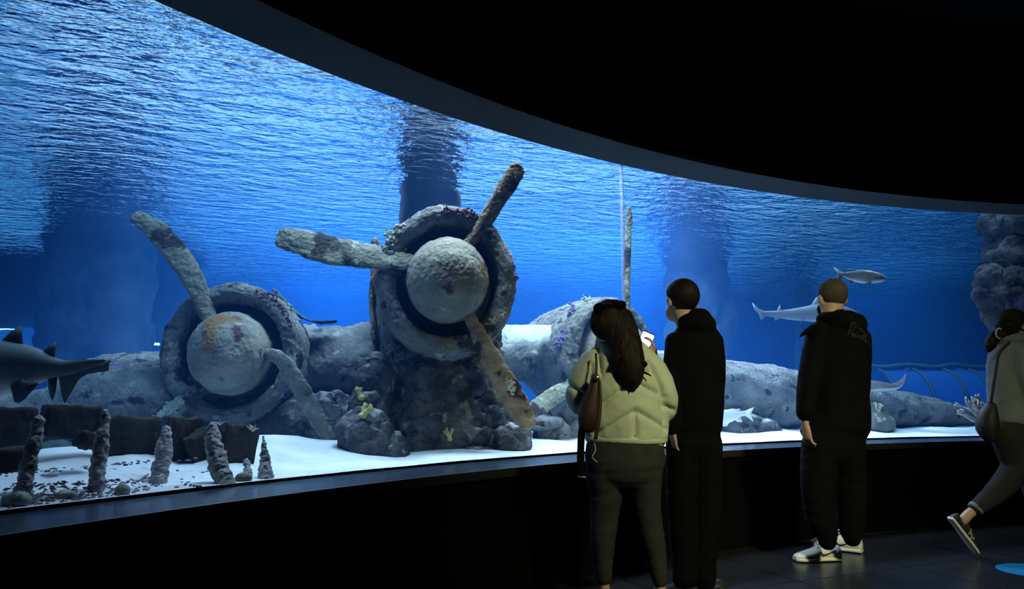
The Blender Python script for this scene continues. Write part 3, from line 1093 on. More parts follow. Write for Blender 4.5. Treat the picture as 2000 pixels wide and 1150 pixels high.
# stones and shells lying on the sand between the ribs
M_stone = material('sand_stone', (0.22, 0.22, 0.20), (0.42, 0.41, 0.36), 24, rough=0.9, bump=0.5, bscale=70, bdist=0.006)
M_darkstone = material('dark_stone', (0.07, 0.075, 0.06), (0.16, 0.16, 0.12), 20, rough=0.9, bump=0.5, bscale=60, bdist=0.006)
M_violet = material('violet_stone', (0.13, 0.09, 0.14), (0.26, 0.18, 0.24), 22, rough=0.9, bump=0.5, bscale=60, bdist=0.006)
stones = [
    (40, 980, 22, 12, M_stone, 'rounded pale stone at the foot of the first boat rib by the glass'),
    (222, 928, 10, 11, M_stone, 'upright pale stone twin, slimmer one, between second and third boat ribs'),
    (236, 926, 11, 12, M_stone, 'upright pale stone twin, fatter one, between second and third boat ribs'),
    (284, 900, 12, 20, M_darkstone, 'dark green stump-shaped stone beside the third boat rib'),
    (45, 893, 9, 12, M_stone, 'pale knobbly stone leaning on the first boat rib'),
    (143, 856, 9, 9, M_stone, 'round pale stone on the bank under the second plank'),
    (151, 864, 7, 7, M_stone, 'small round pale stone touching the larger one under the second plank'),
    (270, 878, 7, 8, M_stone, 'small pale stone against the dark plank, nearer the stump-shaped stone'),
    (284, 876, 6, 8, M_stone, 'small greenish stone against the dark plank, close behind the stump-shaped stone'),
    (348, 912, 8, 5, M_stone, 'first of three small stones in a row beyond the third boat rib'),
    (357, 914, 6, 5, M_darkstone, 'middle of three small stones in a row beyond the third boat rib'),
    (367, 911, 5, 5, M_stone, 'last and smallest of three stones in a row beyond the third boat rib'),
    (284, 966, 9, 9, M_stone, 'rounded pale stone against the glass below the third boat rib'),
    (92, 940, 20, 9, M_violet, 'reddish violet rubble stone on the sand between first and second ribs'),
    (110, 878, 30, 16, M_darkstone, 'broad dark mossy stone on the bank between first and second ribs'),
    (70, 912, 9, 12, M_violet, 'violet stone stuck to the side of the first boat rib'),
    (130, 968, 16, 6, M_stone, 'flat grey stone by the glass between first and second ribs'),
    (490, 936, 12, 7, M_darkstone, 'mossy stone on the sand between the last plank and the pointed rib'),
]
for k, (x, y, rx, ry, m, lab) in enumerate(stones):
    p = on_floor(x, y + ry * 0.6, Z_SAND)
    for _ in range(6):
        p = on_floor(x, y + ry * 0.6, sz(p[0], p[1]))
    rv = p[:2] - CC
    rl = np.linalg.norm(rv)
    need = CR + 0.06 + rx * p[1] / F
    if rl < need:
        p[:2] = CC + rv / rl * need
        p[2] = sz(p[0], p[1])
    d = p[1]
    v, f = displace(ell(p + [0, 0, ry * 0.6 * d / F], (rx * d / F, rx * d / F * 0.9, ry * d / F), 18, 12), 0.012, 22, 3, k, True)
    tag(obj('stone', (v, f), m, None, True, p), lab, 'stone', 'stones on the sand among the boat ribs')
# uncountable grit strewn over the sand
rnd = random.Random(4)
pr = []
for k in range(2600):
    x = rnd.gauss(170, 110)
    y = rnd.uniform(868, 1000)
    if x > 420 or x < -60:
        continue
    if abs(((x * 0.013 + y * 0.021) % 1) - 0.5) > 0.28 and rnd.random() < 0.6:
        continue
    p = on_floor(x, y, Z_SAND)
    p = on_floor(x, y, sz(p[0], p[1]))
    if math.hypot(p[0] - CC[0], p[1] - CC[1]) < CR + 0.05:
        continue
    q = rnd.uniform(0.0025, 0.008)
    a = rnd.uniform(0, 3.1)
    R = np.array([[math.cos(a), -math.sin(a), 0], [math.sin(a), math.cos(a), 0], [0, 0, 1]])
    pr.append(ell(p + [0, 0, q * 0.2], (q * 1.6, q, q * 0.55), 6, 4, R))
tag(obj('gravel_grit', join(pr), M_violet, None, False), 'dark shell grit strewn over the sand among boat ribs', 'grit', kind='stuff')
# five dark snails in a line by the fourth rib
SNAILS = ['tiny dark snail trailing behind the short line, farthest from the fourth boat rib', 'second tiny dark snail in the line leading to the fourth boat rib', 'middle one of five tiny dark snails before the fourth boat rib', 'fourth tiny dark snail, last but one towards the fourth boat rib', 'tiny dark snail at the head of the line, closest to the fourth boat rib']
for k in range(5):
    p = on_floor(362 + k * 6.5 + (k > 0) * 4, 948 + k * 1.2, Z_SAND)
    p = on_floor(362 + k * 6.5 + (k > 0) * 4, 948 + k * 1.2, sz(p[0], p[1]))
    tag(obj('snail', ell(p + [0, 0, 0.004], (0.007, 0.006, 0.006), 10, 7), M_violet, None, True, p), SNAILS[k], 'snail', 'line of tiny dark snails')
# driftwood stick
p0, p1 = on_floor(274, 938, sz(-1.6, 3.3) + 0.01), on_floor(302, 925, sz(-1.6, 3.4) + 0.02)
tag(obj('driftwood_stick', displace(tube([p0, (p0 + p1) / 2 + [0, 0, .008], p1], [0.005, 0.008, 0.006], 8, 10), 0.003, 40, 2, 3), M_timber, None, True, p0), 'thin driftwood stick leaning against the third boat rib', 'stick')


# ---- corals
M_yellow = material('yellow_coral', (0.42, 0.40, 0.12), (0.60, 0.56, 0.24), 30, rough=0.85, bump=0.4, bscale=80)
M_greycoral = material('grey_coral', (0.34, 0.32, 0.32), (0.50, 0.46, 0.45), 30, rough=0.9, bump=0.4, bscale=80)


def coral(name, label, x, y, d, size, n, mat, seed, up=0.6, r=0.12):
    rnd = random.Random(seed)
    s = size * d / F
    base = P(x, y, d)
    pr = [ell(base, (s * 0.25, s * 0.25, s * 0.2), 8, 6)]

    def grow_(p, dr, l, rad, lev):
        q = p + dr * l
        pr.append(tube([p, (p + q) / 2 + np.array([rnd.uniform(-1, 1), rnd.uniform(-1, 1), 0]) * l * 0.08, q], [rad, rad * 0.95, rad * 0.9], 7))
        if lev:
            for _ in range(2):
                nd = nrm(dr + np.array([rnd.uniform(-1, 1), rnd.uniform(-.7, .7), rnd.uniform(-.3, .8)]) * 0.75)
                grow_(q, nd, l * 0.72, rad * 0.82, lev - 1)

    for k in range(n):
        dr = nrm([rnd.uniform(-1, 1), rnd.uniform(-0.7, 0.3), rnd.uniform(0.0, 1.0) + up])
        grow_(base, dr, s * rnd.uniform(0.35, 0.6), s * r, 2 if n > 3 else 1)
    v, f = join(pr)
    return tag(obj(name, displace((v, f), s * 0.03, 4 / s, 2, seed), mat, None, True, base), label, 'coral')


_mv, _mf = arrays(mound.data)
_mt = BVHTree.FromPolygons([tuple(q) for q in (_mv + org(mound))], _mf)


def mound_depth(x, y, default):
    h = _mt.ray_cast(Vector(CAM), Vector(nrm(ray(x, y))), 30)
    return h[0][1] - 0.01 if h[0] is not None else default


coral('yellow_coral', 'upper yellow finger coral on the lit edge of the rock mound', 706, 776, mound_depth(706, 776, 5.2), 30, 3, M_yellow, 1)
coral('yellow_coral', 'larger yellow finger coral lower down on the rock mound edge', 708, 812, mound_depth(708, 812, 5.2), 36, 3, M_yellow, 2)
coral('yellow_coral', 'dim yellow coral in the shaded middle face of the rock mound', 878, 858, mound_depth(878, 858, 5.3), 22, 3, M_yellow, 3)
coral('yellow_coral', 'small yellow coral just beside the hanging rusty blade', 948, 724, mound_depth(948, 724, 5.5), 18, 2, M_yellow, 4)
coral('branching_coral', 'grey branching coral bush beside the black shoulder bag', 1920, 828, 7.25, 46, 9, M_greycoral, 5, 0.35, 0.07)
coral('branching_coral', 'pale sprig of coral on the small rock beside the black jacket', 1716, 806, 7.8, 20, 4, M_pale, 6)


# ---- fish
def two_tone(name, back, belly, z0, z1, rough=0.45):
    m = bpy.data.materials.new(name)
    m.use_nodes = True
    nt = m.node_tree
    b = nt.nodes['Principled BSDF']
    tc = nt.nodes.new('ShaderNodeTexCoord')
    sp = nt.nodes.new('ShaderNodeSeparateXYZ')
    mr = nt.nodes.new('ShaderNodeMapRange')
    mr.inputs['From Min'].default_value = z0
    mr.inputs['From Max'].default_value = z1
    rp = nt.nodes.new('ShaderNodeValToRGB')
    rp.color_ramp.elements[0].color = (*belly, 1)
    rp.color_ramp.elements[1].color = (*back, 1)
    nz = nt.nodes.new('ShaderNodeTexNoise')
    nz.inputs['Scale'].default_value = 30
    ad = nt.nodes.new('ShaderNodeMath')
    ad.operation = 'MULTIPLY_ADD'
    ad.inputs[1].default_value = 0.25
    nt.links.new(tc.outputs['Object'], sp.inputs[0])
    nt.links.new(tc.outputs['Object'], nz.inputs['Vector'])
    nt.links.new(sp.outputs['Z'], mr.inputs['Value'])
    nt.links.new(nz.outputs['Fac'], ad.inputs[0])
    nt.links.new(mr.outputs[0], ad.inputs[2])
    nt.links.new(ad.outputs[0], rp.inputs['Fac'])
    nt.links.new(rp.outputs['Color'], b.inputs['Base Color'])
    b.inputs['Roughness'].default_value = rough
    return m


def fin(d, poly, th=0.006, dy=0.0, sweep=0.0):
    """fin with thickness from an outline of frame points at depth d; sweep bends it in depth"""
    n = len(poly)
    c = np.mean(poly, axis=0)
    front, back = [], []
    for k, (x, y) in enumerate(poly):
        w = math.hypot(x - poly[0][0], y - poly[0][1])
        dd = d + dy + sweep * w * d / F
        front.append(P(x, y, dd - th / 2))
        back.append(P(x, y, dd + th / 2))
    cf, cb = P(c[0], c[1], d + dy - th * 1.2), P(c[0], c[1], d + dy + th * 1.2)
    v = np.array(front + back + [cf, cb])
    f = []
    for k in range(n):
        q = (k + 1) % n
        f += [(k, q, 2 * n), (n + q, n + k, 2 * n + 1), (k, n + k, n + q, q)]
    return v, f


def fish(name, label, cat, d, spine, fins, mats, eye=None, n=20, rows=26):
    cen = P(np.mean([s[0] for s in spine]), np.mean([s[1] for s in spine]), d)
    t = thing(name, label, cat, cen)
    obj('body', chain(d, spine, n, rows), mats[0], t)
    for (nm, poly, dy, sw) in fins:
        obj(nm, fin(d, poly, 0.006, dy, sw), mats[1], t, True)
    if eye:
        for s in (-1, 1):
            q = P(eye[0], eye[1], d + s * eye[2])
            obj('eye', ell(q, (0.006 * d / 5,) * 3, 8, 6), MATS['fish_eye'], t)
    return t


material('fish_eye', (0.01, 0.01, 0.012), rough=0.2)
M_sharkA = two_tone('shark_skin', (0.10, 0.13, 0.13), (0.50, 0.55, 0.53), -0.135, -0.03, 0.6)
M_sharkfin = material('shark_fin', (0.07, 0.09, 0.09), (0.10, 0.125, 0.125), 14, rough=0.6)
dS = 3.75
fish('shark', 'big dark shark swimming off past the outer wing, only its tail half in view', 'shark', dS,
     [(-265, 722, 0, 6, 8), (-235, 716, 0, 26, 26), (-180, 714, 0, 46, 42), (-110, 716, 0, 58, 50), (-40, 720, 0, 60, 50), (0, 721, 0, 57, 46), (35, 718, 0, 49, 38), (65, 716, 0, 38, 30), (90, 717, 0, 27, 22), (112, 719, 0, 18, 14), (135, 719, 0, 15, 8), (170, 713, 0, 11, 4), (205, 705, 0, 4, 2)],
     [('dorsal_fin', [(-5, 672), (8, 660), (22, 646), (42, 636), (44, 650), (45, 668), (46, 690), (10, 690)], 0, 0),
      ('dorsal_fin', [(78, 692), (92, 678), (111, 666), (109, 682), (106, 703), (100, 712)], 0, 0),
      ('pelvic_fin', [(20, 752), (40, 740), (76, 748), (62, 764), (48, 780), (38, 787), (28, 785), (24, 770)], -0.07, -0.3),
      ('anal_fin', [(94, 738), (112, 736), (110, 760), (103, 784), (98, 776), (94, 758)], 0, 0),
      ('pectoral_fin', [(-150, 745), (-110, 750), (-80, 800), (-70, 830), (-100, 815), (-135, 775)], -0.10, -0.4),
      ('tail_fin', [(110, 712), (125, 706), (150, 702), (200, 702), (218, 703), (213, 711), (212, 724), (203, 719), (193, 714), (185, 723), (160, 737), (146, 748), (138, 760), (132, 776), (126, 789), (121, 775), (117, 752), (114, 732)], 0, 0)],
     (M_sharkA, M_sharkfin), (-225, 706, 0.05))
M_sharkB = two_tone('pale_shark_skin', (0.20, 0.22, 0.25), (0.62, 0.64, 0.66), -0.10, 0.0, 0.6)
M_sharkBf = material('pale_shark_fin', (0.28, 0.30, 0.33), (0.4, 0.42, 0.45), 14, rough=0.6)
fish('shark', 'slim pale shark swimming behind the head of the close-cropped visitor', 'shark', 8.6,
     [(1672, 611, 0, 3, 5), (1655, 610, 0, 10, 13), (1630, 610, 0, 17, 18), (1600, 611, 0, 18, 17), (1570, 613, 0, 14, 12), (1540, 614, 0, 10, 8), (1510, 613, 0, 6, 5), (1488, 611, 0, 4, 3)],
     [('dorsal_fin', [(1580, 603), (1588, 590), (1594, 580), (1599, 579), (1601, 590), (1606, 600)], 0, 0),
      ('dorsal_fin', [(1515, 612), (1519, 603), (1523, 594), (1525, 603), (1530, 610)], 0, 0),
      ('anal_fin', [(1512, 617), (1513, 627), (1520, 624), (1528, 618)], 0, 0),
      ('pelvic_fin', [(1558, 621), (1563, 629), (1570, 626), (1576, 620)], -0.04, 0),
      ('pectoral_fin', [(1650, 614), (1660, 622), (1676, 636), (1668, 637), (1640, 622)], -0.08, -0.3),
      ('tail_fin', [(1494, 608), (1483, 603), (1475, 596), (1469, 591), (1473, 604), (1482, 613), (1486, 626), (1492, 621), (1498, 614)], 0, 0)],
     (M_sharkB, M_sharkBf), (1660, 606, 0.06))
M_mullet = two_tone('mullet_skin', (0.10, 0.11, 0.13), (0.66, 0.68, 0.70), -0.035, 0.03, 0.3)
M_mulletf = material('mullet_fin', (0.14, 0.16, 0.20), (0.3, 0.32, 0.36), 20, rough=0.5)
fish('mullet', 'striped silver mullet swimming above the close-cropped visitor', 'fish', 7.1,
     [(1731, 544, 0, 2, 2), (1722, 543, 0, 8, 6), (1705, 541, 0, 12, 9), (1685, 540, 0, 13.5, 9), (1668, 539, 0, 11, 7), (1652, 537, 0, 6, 4), (1643, 536, 0, 4, 2)],
     [('tail_fin', [(1648, 533), (1638, 527), (1627, 520), (1635, 533), (1636, 541), (1632, 555), (1640, 548), (1648, 540)], 0, 0),
      ('dorsal_fin', [(1658, 529), (1658, 524), (1664, 526), (1674, 528)], 0, 0),
      ('pelvic_fin', [(1660, 546), (1658, 556), (1663, 552), (1670, 549)], 0, 0),
      ('pectoral_fin', [(1690, 551), (1693, 557), (1698, 555), (1704, 551)], -0.03, 0)],
     (M_mullet, M_mulletf), (1722, 540, 0.026))
M_silver = two_tone('silver_fish_skin', (0.55, 0.60, 0.66), (0.85, 0.87, 0.88), -0.05, 0.06, 0.3)
M_silverf = material('silver_fin', (0.55, 0.62, 0.70), (0.75, 0.78, 0.82), 20, rough=0.4)
fish('silver_fish', 'bright silver fish with a forked tail low over the sand beside the black hoodie', 'fish', 7.3,
     [(1376, 826, 0, 2, 2), (1386, 822, 0, 9, 6), (1402, 817, 0, 14, 9), (1420, 813, 0, 13, 8), (1436, 810, 0, 9, 5), (1448, 808, 0, 5, 3), (1456, 807, 0, 4, 2)],
     [('tail_fin', [(1452, 804), (1462, 799), (1473, 795), (1468, 804), (1467, 811), (1472, 824), (1462, 816), (1452, 811)], 0, 0),
      ('dorsal_fin', [(1412, 803), (1426, 799), (1446, 798), (1442, 806)], 0, 0),
      ('anal_fin', [(1432, 818), (1440, 824), (1450, 824), (1446, 813)], 0, 0),
      ('pelvic_fin', [(1402, 828), (1410, 833), (1420, 832), (1426, 822)], 0, 0)],
     (M_silver, M_silverf), (1384, 819, 0.03))
fish('silver_fish', 'small hazy silver fish above the inner wing between the engines', 'fish', 8.2,
     [(1100, 622, 0, 2, 2), (1092, 622, 0, 6, 4), (1083, 621, 0, 7, 5), (1074, 620, 0, 5, 3), (1068, 618, 0, 2, 2)],
     [('tail_fin', [(1070, 616), (1062, 611), (1064, 618), (1061, 628), (1070, 621)], 0, 0), ('dorsal_fin', [(1078, 616), (1084, 612), (1090, 616)], 0, 0)],
     (M_silver, M_silverf))

# stingray
dR = 8.0
rt = thing('stingray', 'dark-backed stingray with white belly and a lifted wing tip by the black jacket', 'ray', P(1712, 756, dR))
sp_ = resample(np.array([(1625, 752, 0.0, 2, 0.02), (1640, 764, 0.05, 5, 0.12), (1665, 764, 0.12, 11, 0.26), (1700, 759, 0.15, 17, 0.33), (1725, 758, 0.12, 14, 0.28), (1745, 756, 0.08, 7, 0.18), (1757, 750, 0.04, 4, 0.10), (1765, 741, 0.02, 2.5, 0.05), (1769, 731, 0, 1.2, 0.012)]), 40)
up_, dn_ = [], []
for (x, y, off, th, ch) in sp_:
    for t in np.linspace(-1, 1, 13):
        k = math.sqrt(max(0, 1 - t * t))
        c = P(x, y, dR)
        up_.append(c + [0, t * ch + off, (th * k) * dR / F])
        dn_.append(c + [0, t * ch + off, (-(4 + 2.0 * min(th, 4)) * 0.6 * k) * dR / F])
obj('back', (np.array(up_), grid_faces(40, 13)), material('ray_back', (0.06, 0.06, 0.065), (0.11, 0.11, 0.11), 20, rough=0.6), rt)
obj('belly', (np.array(dn_), grid_faces(40, 13)), material('ray_belly', (0.75, 0.75, 0.76), rough=0.5), rt)
obj('tail', tube([P(1650, 764, dR + 0.3), P(1590, 769, dR + 0.35), P(1534, 777, dR + 0.3)], [0.02, 0.012, 0.004], 8, 12), MATS['ray_back'], rt)

# ---- far viewing tunnel across the tank floor
M_tun = material('tunnel_rib', (0.05, 0.06, 0.07), rough=0.7)
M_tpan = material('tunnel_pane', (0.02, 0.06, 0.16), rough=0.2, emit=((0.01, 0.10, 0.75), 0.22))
tn = thing('viewing_tunnel', 'far glass viewing tunnel glowing blue on the tank floor', 'tunnel', (P(1820, 770, 13.5)[0], 13.5, 0.6))
xs = [1700, 1712, 1780, 1840, 1888, 1930, 1990, 2060]
TR = 0.84
def arch(x, r, n=14):
    c = P(x, 780, 13.5)
    return [np.array([c[0], 13.5 - r * math.cos(t) * 1.0, 0.62 + r * math.sin(t)]) for t in np.linspace(0.0, math.pi, n)]
for x in xs[1:]:
    obj('rib', displace(tube(arch(x, TR + 0.01), 0.032, 8), 0.02, 6, 2, x), M_tun, tn)
for a, b in zip(xs[1:-1], xs[2:]):
    obj('pane', (np.vstack([arch(a + 3, TR), arch(b - 3, TR)]), grid_faces(2, 14)), M_tpan, tn)
obj('ridge', displace(tube([P(x, 716 + 3 * math.sin(x * .07), 13.4) for x in np.linspace(1705, 2070, 30)], 0.05, 8), 0.03, 4, 3, 3), M_tun, tn)


# ------------------------------------------------------------------ people
M_skin = material('skin', (0.42, 0.27, 0.20), (0.46, 0.30, 0.22), 20, rough=0.55)
M_hair = material('dark_hair', (0.006, 0.004, 0.003), (0.017, 0.011, 0.008), 6, spec=0.15, rough=0.6, stretch=(14, 14, 1.5), bump=0.5, bscale=8, bdist=0.01)
M_crop = material('cropped_hair', (0.05, 0.037, 0.030), (0.085, 0.062, 0.05), 60, rough=0.8)
M_black = material('black_cloth', (0.0020, 0.0020, 0.0026), (0.003, 0.003, 0.0038), 8, rough=0.9, spec=0.08, bump=0.3, bscale=120, bdist=0.003)
M_navy = material('black_jacket_cloth', (0.0024, 0.0022, 0.0036), (0.0034, 0.0032, 0.005), 6, rough=0.9, spec=0.08, bump=0.3, bscale=90, bdist=0.003)
M_puff = material('pale_green_puffer', (0.50, 0.55, 0.42), (0.56, 0.61, 0.47), 5, rough=0.5, bump=0.15, bscale=40, bdist=0.004)
M_jeans = material('grey_jeans', (0.026, 0.028, 0.028), (0.038, 0.040, 0.038), 12, rough=0.9, spec=0.1, bump=0.4, bscale=90, bdist=0.003)
M_hood = material('grey_hoodie_cloth', (0.15, 0.18, 0.20), (0.19, 0.22, 0.24), 7, rough=0.9, bump=0.3, bscale=80, bdist=0.003)
M_leg = material('dark_leggings', (0.02, 0.021, 0.023), (0.03, 0.031, 0.032), 9, rough=0.9, spec=0.1, bump=0.3, bscale=80, bdist=0.003)
M_leather = material('brown_leather', (0.035, 0.020, 0.015), (0.055, 0.032, 0.024), 14, rough=0.5)
M_brass = material('brass', (0.45, 0.32, 0.14), rough=0.35, metal=1.0)
M_white = material('white_shoe', (0.62, 0.63, 0.60), (0.72, 0.73, 0.69), 14, rough=0.6, bump=0.2, bscale=120, bdist=0.002)
M_wsole = material('white_sole', (0.66, 0.66, 0.60), rough=0.7)
M_dshoe = material('dark_shoe', (0.012, 0.012, 0.013), (0.02, 0.02, 0.022), 14, rough=0.6)
M_mark = material('black_mark', (0.012, 0.013, 0.014), rough=0.5)
M_pmark = material('pale_mark', (0.30, 0.31, 0.26), rough=0.6)
M_mask = material('mask_cloth', (0.55, 0.58, 0.60), rough=0.8)
M_eye = material('eye', (0.02, 0.015, 0.012), rough=0.2)


def basis(yaw, pitch=0.0, roll=0.0):
    """columns: right, forward (face), up; yaw turns to the picture's left when positive"""
    return np.array(Matrix.Rotation(yaw, 3, 'Z') @ Matrix.Rotation(pitch, 3, 'X') @ Matrix.Rotation(roll, 3, 'Y'))


def head_parts(c, B, k=1.0):
    def w(x, y, z):
        return c + B @ (np.array([x, y, z]) * k)

    def e(x, y, z, a, b, h, n=16, m=11):
        return ell(w(x, y, z), np.array([a, b, h]) * k, n, m, B)

    return [e(0, -0.012, 0.030, 0.077, 0.096, 0.086), e(0, 0.035, -0.035, 0.060, 0.066, 0.076), e(0, 0.055, -0.082, 0.034, 0.036, 0.030),
            e(0, 0.100, -0.020, 0.012, 0.020, 0.018, 10, 8), e(0, 0.094, 0.004, 0.009, 0.012, 0.028, 10, 8), e(0, 0.090, -0.058, 0.023, 0.012, 0.010, 10, 8),
            e(-0.03, 0.082, 0.022, 0.024, 0.012, 0.010, 10, 8), e(0.03, 0.082, 0.022, 0.024, 0.012, 0.010, 10, 8),
            e(-0.080, -0.006, -0.012, 0.008, 0.020, 0.032, 10, 8), e(0.080, -0.006, -0.012, 0.008, 0.020, 0.032, 10, 8),
            e(-0.090, -0.016, -0.004, 0.008, 0.014, 0.028, 10, 8), e(0.090, -0.016, -0.004, 0.008, 0.014, 0.028, 10, 8)]


def eyes(c, B, parent, k=1.0):
    for s in (-1, 1):
        obj('eye', ell(c + B @ (np.array([0.031 * s, 0.080, 0.004]) * k), (0.013 * k, 0.010 * k, 0.008 * k), 10, 8, B), M_eye, parent)


def hand_parts(w, fwd, side, palm, k=1.0, curl=0.5, thumb=1):
    """palm, four fingers and a thumb. fwd: wrist to fingers, side: towards the thumb, palm: the way the palm faces"""
    fwd, side, palm = nrm(fwd), nrm(side), nrm(palm)
    w = np.asarray(w, float)
    pr = [loft([w - fwd * 0.03 * k, w, w + fwd * 0.03 * k, w + fwd * 0.07 * k, w + fwd * 0.088 * k], np.array([0.026, 0.027, 0.036, 0.041, 0.038]) * k, np.array([0.020, 0.018, 0.016, 0.014, 0.012]) * k, 14, uref=palm)]
    for q, ln in ((0.030, 0.068), (0.010, 0.078), (-0.011, 0.072), (-0.030, 0.056)):
        p = w + (fwd * 0.080 + side * q) * k
        pts = [p]
        a = curl * 0.5
        for seg in (0.45, 0.32, 0.25):
            dr = fwd * math.cos(a) + palm * math.sin(a)
            p = p + dr * ln * seg * k
            pts.append(p)
            a += curl
        pr.append(tube(pts, np.array([0.0095, 0.009, 0.008, 0.007]) * k, 9, 9))
    t0 = w + (fwd * 0.018 + side * 0.024 * thumb) * k
    t1 = t0 + nrm(fwd * 0.7 + side * 0.75 + palm * 0.2) * 0.036 * k
    t2 = t1 + nrm(fwd * 0.9 + side * 0.25 + palm * 0.45) * 0.034 * k
    pr.append(tube([t0, t1, t2], np.array([0.013, 0.011, 0.009]) * k, 9, 8))
    return pr


def body(parent, parts, fine=(), voxel=0.011):
    pieces = [remesh(parts, voxel, 3)]
    for h in fine:
        pieces.append(remesh(h, 0.0042, 2))
    return obj('body', join(pieces), M_skin, parent)


def puffer(vf, segs, depth=0.016, width=0.018, front=None):
    """stitch lines: grooves where the quilting is sewn down (segments in frame x, y at depth dd)"""
    v, f = vf
    N = normals(v, f)
    push = np.zeros(len(v))
    for (x0, y0, x1, y1, d, side) in segs:
        a, b = P(x0, y0, d)[[0, 2]], P(x1, y1, d)[[0, 2]]
        q = v[:, [0, 2]]
        t = np.clip(((q - a) @ (b - a)) / ((b - a) @ (b - a)), 0, 1)
        dist = np.linalg.norm(q - a - t[:, None] * (b - a), axis=1)
        g = np.exp(-(dist / width) ** 2)
        if side:
            g = g * np.clip(-N[:, 1] * 2 + 0.4, 0, 1)
        push = np.maximum(push, g)
    return v - N * (push * depth)[:, None], f


def wrinkle(vf, amp, scale, seed, stretch=(1, 1, 1)):
    v, f = vf
    N = normals(v, f)
    return v + N * (amp * fbm(v * np.array(stretch), scale, 3, seed, True))[:, None], f


SHOE = [(-0.01, 0.022, 0.060), (0.02, 0.033, 0.082), (0.07, 0.037, 0.080), (0.16, 0.038, 0.070), (0.27, 0.039, 0.074), (0.36, 0.040, 0.098), (0.44, 0.042, 0.090), (0.56, 0.045, 0.074), (0.70, 0.048, 0.060), (0.83, 0.046, 0.050), (0.93, 0.038, 0.042), (0.99, 0.022, 0.032)]


def shoe(parent, base, f, u, L, m_up, m_sole, laces=None, k=1.0):
    f, u = nrm(f), nrm(u)
    s = nrm(np.cross(f, u))
    u = np.cross(s, f)
    rows = resample(np.array(SHOE), 30)

    def sect(lo, grow_, hi=None):
        V = []
        n = 20
        for a, hw, top in rows:
            c = base + f * a * L
            h = (top if hi is None else hi) * k
            for j in range(n):
                t = 2 * math.pi * j / n
                cx, sx = math.cos(t), math.sin(t)
                cx, sx = math.copysign(abs(cx) ** 0.75, cx), math.copysign(abs(sx) ** 0.75, sx)
                z = lo * k + (h - lo * k) * (sx + 1) / 2
                pinch = 1.0 - (0.38 * max(0.0, sx) ** 1.5 if hi is None else 0.0)
                V.append(c + s * (hw * k + grow_) * cx * pinch + u * z)
        v = np.array(V)
        return v, grid_faces(len(rows), n, True) + [tuple(range(n))[::-1], tuple((len(rows) - 1) * n + j for j in range(n))]

    sh = thing_part('shoe', parent, base)
    up = obj('upper', sect(0.018, 0.0), m_up, sh)
    obj('sole', sect(0.0, 0.005, 0.028), m_sole, sh, True)
    if laces:
        for q in (0.40, 0.46, 0.52, 0.58):
            hh = np.interp(q, rows[:, 0], rows[:, 2]) * k
            c = base + f * q * L + u * (hh + 0.001)
            obj('lace', tube([c - s * 0.018 * k - u * 0.006, c + u * 0.002, c + s * 0.018 * k - u * 0.006], 0.003, 6, 7), laces, sh)
        c = base + f * 0.38 * L + u * 0.103 * k
        for sg in (-1, 1):
            obj('lace', tube([c, c + f * 0.03 + u * 0.018 + s * 0.012 * sg, c + f * 0.06 + u * 0.004 + s * 0.02 * sg, c + f * 0.03 - u * 0.004 + s * 0.008 * sg, c], 0.0026, 6, 16), laces, sh)
    return sh, up, (f, s, u)


def thing_part(name, parent, loc):
    o = bpy.data.objects.new(name, None)
    COL.objects.link(o)
    o.parent = parent
    o.location = tuple(float(q) for q in (np.asarray(loc) - org(parent)))
    o.empty_display_size = 0.05
    return o


def bvh_of(o):
    v, f = arrays(o.data)
    return BVHTree.FromPolygons([tuple(q) for q in (v + org(o))], f)


def strip_on(o, lower, upper, dirn, off=0.0025, far=0.25):
    """strip between two rows of points laid on the surface of o, looking along dirn"""
    t = bvh_of(o)
    dirn = nrm(dirn)
    V = []
    for row in (lower, upper):
        for p in row:
            hit = t.ray_cast(Vector(np.asarray(p) - dirn * far), Vector(dirn), far * 2)
            q = np.array(hit[0]) if hit[0] is not None else np.asarray(p)
            V.append(q - dirn * off)
    n = len(lower)
    V = np.array(V)
    V = np.vstack([V, V + dirn * 0.002])
    f = []
    for k in range(n - 1):
        f += [(k, k + 1, n + k + 1, n + k), (2 * n + k + 1, 2 * n + k, 3 * n + k, 3 * n + k + 1), (k, 2 * n + k, 2 * n + k + 1, k + 1), (n + k, n + k + 1, 3 * n + k + 1, 3 * n + k)]
    f += [(0, n, 3 * n, 2 * n), (n - 1, 3 * n - 1, 4 * n - 1, 2 * n - 1)]
    return V, f


# ---- woman in the pale puffer jacket, photographing with her phone
d1 = 4.0
g1 = on_floor(1222, 760 + CZ * F / d1, 0)
w1 = thing('person', 'woman in pale green puffer jacket and grey jeans, seen from behind, holding up a phone', 'person', (g1[0], d1, 0))
jk = remesh([
    chain(d1, [(1203, 664, 0, 36, 26), (1206, 678, 0, 48, 36), (1210, 700, 0, 66, 46), (1212, 735, 0, 80, 52), (1216, 775, 0, 84, 54), (1221, 815, 0, 82, 55), (1223, 842, 0, 80, 54), (1223, 855, 0, 76, 52)], 28, 22),
    chain(d1, [(1252, 702, 0, 27, 34), (1277, 736, 0, 31, 34), (1297, 776, 0.0, 25, 28), (1294, 800, 0.06, 23, 25), (1287, 775, 0.20, 20, 20), (1283, 722, 0.32, 16, 16)], 18, 18),
    chain(d1, [(1162, 704, 0, 25, 34), (1142, 735, 0, 27, 34), (1128, 770, 0.02, 23, 26), (1138, 790, 0.08, 21, 22), (1165, 770, 0.24, 18, 18), (1212, 712, 0.34, 15, 15)], 18, 18),
    chain(d1, [(1200, 656, 0.01, 34, 32), (1201, 668, 0, 39, 36), (1203, 680, 0, 42, 36)], 20, 6)], 0.011, 5)
db = d1
